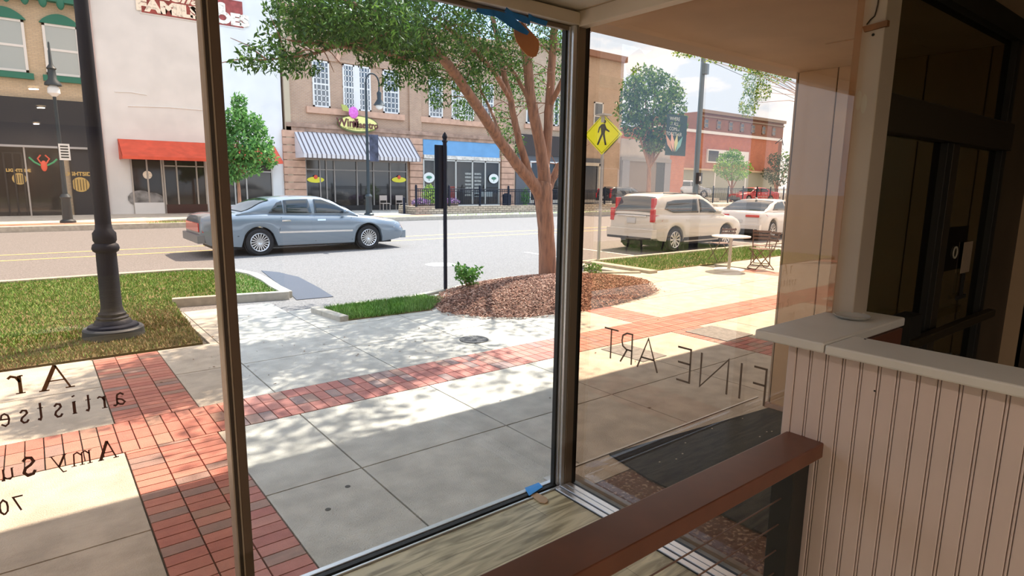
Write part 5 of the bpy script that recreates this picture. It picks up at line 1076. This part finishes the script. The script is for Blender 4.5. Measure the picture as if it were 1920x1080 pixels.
for px, py in ((1610, 188), (1620, 195)): MB().ell(atX(px, py, PX+.0005), (.001, .012, .04), 8, 6).build('putty_mark', mat('putty', (.42, .40, .34), .7), ps)
# beadboard half wall
bw = empty('half_wall', (0, 0, 0), 0, 'cream beadboard half wall with pale cap on the right', 'half wall', None, 'structure')
HX = 1.885; CAPZ = 1.335
yE = atX(1481, 660, HX).y; wb = MB(); wb.box((HX+.007, -1.2, FL), (HX+.16, yE, CAPZ-.03)).box((HX+.03, .84, FL), (2.46, yE, CAPZ-.03)); wb.build('core', m_pony, bw)
sp0 = .0626; y = yE-.045; bd = MB(); pit = .0495
MB().box((HX-.004, yE-.022, FL), (HX+.02, yE+.004, CAPZ-.03)).build('corner_trim', m_pony, bw, bevel=.003)
yy = yE-.024
while yy > -1.2:
    bd.box((HX, yy-pit+.0105, FL), (HX+.014, yy, CAPZ-.03)); bd.tube([(HX+.0045, yy-pit+.0052, FL), (HX+.0045, yy-pit+.0052, CAPZ-.03)], .0037, 8); yy -= pit
bd.build('beadboard', m_pony, bw, bevel=.0018)
MB().box((HX-.045, -1.2, CAPZ-.03), (HX+.155, .803, CAPZ)).build('cap', m_cap, bw, bevel=.006)
MB().box((HX-.045, .806, CAPZ-.028), (2.475, 1.03, CAPZ+.004)).build('cap', m_cap, bw, bevel=.006)
MB().box((2.06, .80, 1.12), (2.44, .835, CAPZ-.03)).build('brown_cleat', mat('cleat_wood', (.10, .035, .02), .6), bw)
for px, py in ((1622, 636), (1794, 666), (1783, 663), (1776, 663)): p = gr(px, py, CAPZ); MB().ell(p, (.004, .004, .002), 8, 5).build('screw_hole', m_gask, bw)
c = atX(1640, 733, HX); MB().ell(c, (.002, .003, .003), 8, 5).build('nail_hole', m_gask, bw)
# glass ashtray on the cap
p = gr(1598, 597, CAPZ+.004); e = empty('glass_dish', (p.x, p.y, CAPZ+.004), 0, 'small round clear glass dish on the cap beside the post', 'dish')
MB().lathe([(.030, 0), (.052, .004), (.060, .012), (.058, .013), (.048, .006), (.001, .004)], n=28).build('dish', mat('dish_glass', (.42, .42, .40), .12, spec=.9), e)
# hand rail with cables
hr = empty('hand_rail', (1.8, .855, FL), 0, 'brown wooden handrail with steel cables and black post', 'railing')
def LR(x, y, z): return (x-1.8, y-.855, z-FL)
RA = atX(1478, 805, HX); RBz = 1.012
m_rail = mat('stained_rail', (.12, .042, .022), .32, noise=.12, nscale=9)
MB().box(LR(-.6, .795, .962), LR(HX+.03, .915, RBz)).build('rail', m_rail, hr, bevel=.004)
MB().box(LR(1.775, .825, FL), LR(1.872, .895, .962)).build('post', m_gask, hr, bevel=.003)
for py in (888, 931, 976, 1021, 1060): z = at(1470, py, .86).z; MB().tube([LR(1.80, .86, z), LR(-.6, .86, z)], .0026, 6).build('cable', mat('steel_cable', (.20, .13, .10), .4, .6), hr)
MB().box(LR(-.7, .825, FL), LR(-.6, .895, .962)).build('post', m_gask, hr)
# blue tape and paint stick
m_tape = mat('blue_tape', (.015, .20, .62), .6, noise=.15, nscale=30); m_stick = mat('cardboard_tag', (.62, .27, .12), .75, noise=.06, nscale=6)
e = empty('paper_tag', (0, 0, 0), 0, 'brown rounded paper tag taped at the window head corner', 'tag')
def zp(pts, Y, th, name, m, par): return MB().slab([at(860+x/8, y/8, Y) for x, y in pts], (0, th, 0)).build(name, m, par)
zp([(830, 400), (838, 520), (870, 620), (950, 745), (1040, 835), (1110, 860), (1165, 845), (1200, 760), (1212, 660), (1195, 600), (1150, 540), (1060, 440), (950, 330)], 2.352, .004, 'card', m_stick, e)
t1 = zp([(255, 175), (285, 118), (540, 150), (545, 250), (400, 225)], 2.318, .0015, 'tape_strip', m_tape, None); tag(t1, 'strip of blue tape at the left end of the window head tapes', 'tape')
t2 = zp([(530, 150), (650, 180), (760, 210), (920, 340), (1060, 480), (1030, 525), (960, 500), (780, 410), (650, 310), (530, 235)], 2.315, .0015, 'tape_strip', m_tape, None); tag(t2, 'long diagonal strip of blue tape across the brown paper tag', 'tape')
t3 = zp([(690, 175), (718, 108), (800, 175), (1000, 240), (1070, 290), (1075, 375), (960, 335), (790, 250)], 2.320, .0015, 'tape_strip', m_tape, None); tag(t3, 'middle strip of dark blue tape above the diagonal one', 'tape')
t4 = zp([(1050, 200), (1150, 262), (1335, 320), (1312, 392), (1180, 350), (1050, 300)], 2.318, .0015, 'tape_strip', m_tape, None); tag(t4, 'right strip of blue tape nearest the corner mullion', 'tape')
z0 = FL+.003
o = MB().slab([gr(*p_, z0+.012) for p_ in ((984, 915), (1010, 905), (1018, 913), (992, 930))], (0, 0, .0015)).build('tape_piece', mat('bright_blue_tape', (.02, .30, .80), .5)); tag(o, 'bright blue tape piece on the floor beside the sill', 'tape')
o = MB().slab([gr(*p_, z0) for p_ in ((990, 926), (999, 921), (1025, 935), (1028, 941), (1022, 945), (1012, 943))], (0, 0, .006)).build('wood_stick', mat('pale_wood', (.52, .36, .22), .7), bevel=.001); tag(o, 'short pale wooden stick under blue tape on floor', 'stick')
# lettering
G = {'A': [([(.08, 0), (.5, 1)], .07), ([(.5, 1), (.92, 0)], .15), ([(.24, .36), (.76, .36)], .05), ([(-.06, .0), (.24, .0)], .05), ([(.74, 0), (1.06, 0)], .05)],
     'r': [([(.3, 0), (.3, .95)], .16), ([(.1, .93), (.3, .93)], .07), ([(.05, 0), (.58, 0)], .06), ([(.3, .6), (.48, .88), (.75, .96), (.92, .85)], .12)],
     'a': [([(.15, .8), (.4, .97), (.66, .85), (.7, .6), (.7, .1), (.85, 0), (1, .06)], .13), ([(.7, .55), (.3, .42), (.1, .2), (.28, .02), (.5, .06), (.7, .25)], .12)],
     't': [([(.4, 1.35), (.4, .2), (.52, .02), (.78, .1)], .15), ([(.1, .95), (.75, .95)], .06)],
     'i': [([(.5, 0), (.5, .95)], .2), ([(.2, .93), (.5, .93)], .07), ([(.15, 0), (.85, 0)], .06), ([(.45, 1.32), (.55, 1.42)], .2)],
     's': [([(.85, .8), (.6, .97), (.28, .92), (.2, .72), (.45, .56), (.72, .42), (.82, .22), (.6, .03), (.3, .05), (.12, .22)], .13)],
     'e': [([(.15, .52), (.85, .55), (.75, .88), (.48, .97), (.2, .82), (.1, .5), (.22, .15), (.5, .0), (.85, .18)], .12)],
     'm': [([(.12, 0), (.12, .95)], .10), ([(.12, .7), (.3, .95), (.46, .85), (.48, 0)], .09), ([(.48, .7), (.66, .95), (.82, .85), (.85, 0)], .09), ([(0, 0), (.25, 0)], .05), ([(.36, 0), (.6, 0)], .05), ([(.74, 0), (.98, 0)], .05), ([(0, .93), (.12, .93)], .05)],
     'y': [([(.1, .95), (.52, .05)], .15), ([(.92, .95), (.5, .0), (.3, -.4), (.08, -.38)], .08), ([(-.04, .95), (.28, .95)], .05), ([(.72, .95), (1.04, .95)], .05)],
     'S': [([(.85, .82), (.62, 1.0), (.28, .95), (.14, .74), (.38, .56), (.74, .42), (.86, .2), (.62, .0), (.26, .04), (.1, .24)], .14)],
     'u': [([(.15, .95), (.15, .2), (.35, .02), (.62, .1), (.78, .25)], .13), ([(.8, .95), (.8, 0), (1.0, 0)], .14), ([(0, .93), (.15, .93)], .05), ([(.65, .93), (.8, .93)], .05)],
     '7': [([(.08, .97), (.92, .97), (.35, 0)], .10)], '0': [([(.5, 0), (.15, .2), (.08, .5), (.15, .8), (.5, 1), (.85, .8), (.92, .5), (.85, .2), (.5, 0)], .11)],
     'F.': [([(.05, 0), (.05, 1), (.9, 1)], .055), ([(.05, .55), (.9, .55)], .055)], 'I.': [([(.5, 0), (.5, 1)], .055)], 'N.': [([(.05, 0), (.05, 1), (.95, 0), (.95, 1)], .055)],
     'E.': [([(.9, 0), (.05, 0), (.05, 1), (.9, 1)], .055), ([(.05, .55), (.85, .55)], .055)], 'A.': [([(.02, 0), (.5, 1), (.98, 0)], .055), ([(.2, .36), (.8, .36)], .055)],
     'R.': [([(.08, 0), (.08, 1), (.5, 1), (.82, .9), (.88, .72), (.8, .55), (.5, .46), (.08, .46)], .055), ([(.45, .46), (.95, 0)], .055)], 'T.': [([(.0, 1), (1, 1)], .055), ([(.5, 1), (.5, 0)], .055)]}
def glyph(mb, ch, org, ax, w, h, nrm):
    """org baseline start, ax unit reading direction, w width, h height (of x-height box or cap box)"""
    up = Vector((0, 0, 1))
    for pts_, th in G[ch]:
        P_ = [Vector((p[0]*w, p[1]*h)) for p in pts_]; t_ = th*h*.5; Ls = []; Rs = []
        for i, p in enumerate(P_):
            a = P_[max(i-1, 0)]; c_ = P_[min(i+1, len(P_)-1)]; d1 = (p-a).normalized() if (p-a).length else (c_-p).normalized(); d2 = (c_-p).normalized() if (c_-p).length else d1
            n1 = Vector((-d1.y, d1.x)); n2 = Vector((-d2.y, d2.x)); n_ = (n1+n2); n_ = n_.normalized() if n_.length > .1 else n1; k_ = min(1.8, 1/max(.4, n_.dot(n1)))
            Ls.append(p+n_*t_*k_); Rs.append(p-n_*t_*k_)
        for i in range(len(P_)-1):
            q = [Rs[i], Rs[i+1], Ls[i+1], Ls[i]]; mb.slab([org+ax*v.x+up*v.y for v in q], nrm*.0008)
m_gold2 = mat('bronze_vinyl', (.22, .09, .03), .5); m_gold3 = mat('dark_red_vinyl', (.10, .03, .02), .5)
YL = WY-.003
def line1(chars, m, nm):
    mb = MB()
    for ch, xl, xr, yt, yb in chars:
        A_ = at(xr, yb-(xr-xl)*.08, YL); B_ = at(xl, yb+(xr-xl)*.08, YL); T_ = at((xl+xr)/2, yt, YL); Bm = at((xl+xr)/2, yb, YL); h = T_.z-Bm.z
        if ch == 't': h /= 1.35
        if ch == 'i': h /= 1.42
        z = Bm.z
        if ch == 'y': h = h/1.4; z += .4*h
        glyph(mb, ch, Vector((A_.x, YL, z)), Vector((-1, 0, 0)), A_.x-B_.x, h, Vector((0, -1, 0)))
    return mb.build(nm, m, w1, fix=True)
line1([('A', 77, 137, 684, 729), ('r', 15, 50, 703, 738)], m_gold2, 'lettering_large')
line1([('a', 213, 237, 736, 759), ('r', 183, 203, 742, 765), ('t', 158, 174, 740, 770), ('i', 134, 147, 741, 775), ('s', 101, 120, 756, 782), ('t', 68, 85, 755, 787), ('s', 37, 57, 768, 793), ('e', 0, 21, 775, 799), ('e', -34, -12, 783, 806)], m_gold3, 'lettering_small')
line1([('A', 186, 221, 826, 860), ('m', 133, 174, 845, 871), ('y', 97, 128, 852, 886), ('S', 42, 70, 857, 891), ('u', 3, 28, 877, 899)], m_gold3, 'lettering_name')
line1([('7', 26, 48, 929, 957), ('0', 0, 18, 937, 965), ('0', -28, -10, 942, 972)], m_gold3, 'lettering_number')
mb = MB(); XL = WX-.002
m_fa = mat('bronze_thin_vinyl', (.13, .08, .045), .5)
for ch, a, b_, y0 in (('T.', 1133, 1159, 640), ('R.', 1163, 1187, 650), ('A.', 1195, 1235, 665), ('E.', 1267, 1296, 680), ('N.', 1311, 1368, 697), ('I.', 1382, 1396, 709), ('F.', 1409, 1437, 719)):
    yl = atX(a, y0, XL).y; yr = atX(b_, y0, XL).y; glyph(mb, ch, Vector((XL, yr, .903)), Vector((0, 1, 0)), yl-yr, .158, Vector((-1, 0, 0)))
mb.build('lettering', m_fa, w3)
# ceiling lamps of the room (behind the camera)
m_bulb = mat('lamp_lit', (1, .8, .5), .5, emit=(1, .74, .42), estr=2.2)
for i, (x, y) in enumerate(((.12, -2.55), (.20, -4.42), (.18, -7.2))):
    e = empty('ceiling_lamp', (x, y, CZ), 0, 'small round warm ceiling lamp behind the camera', 'lamp', 'ceiling lamps of the shop')
    MB().lathe([(.06, 0), (.06, -.03), (.05, -.035)], n=20).build('housing', m_cap, e); MB().lathe([(.045, -.034), (.043, -.042), (.001, -.045)], n=20).build('bulb', m_bulb, e)
    ld = bpy.data.lights.new('lamp_light', 'AREA'); ld.shape = 'DISK'; ld.size = .07; ld.energy = (38, 24, 16)[i]; ld.color = (1, .84, .72); lo = bpy.data.objects.new('lamp_light', ld); COL.objects.link(lo); lo.parent = e; lo.location = (0, 0, -.06)
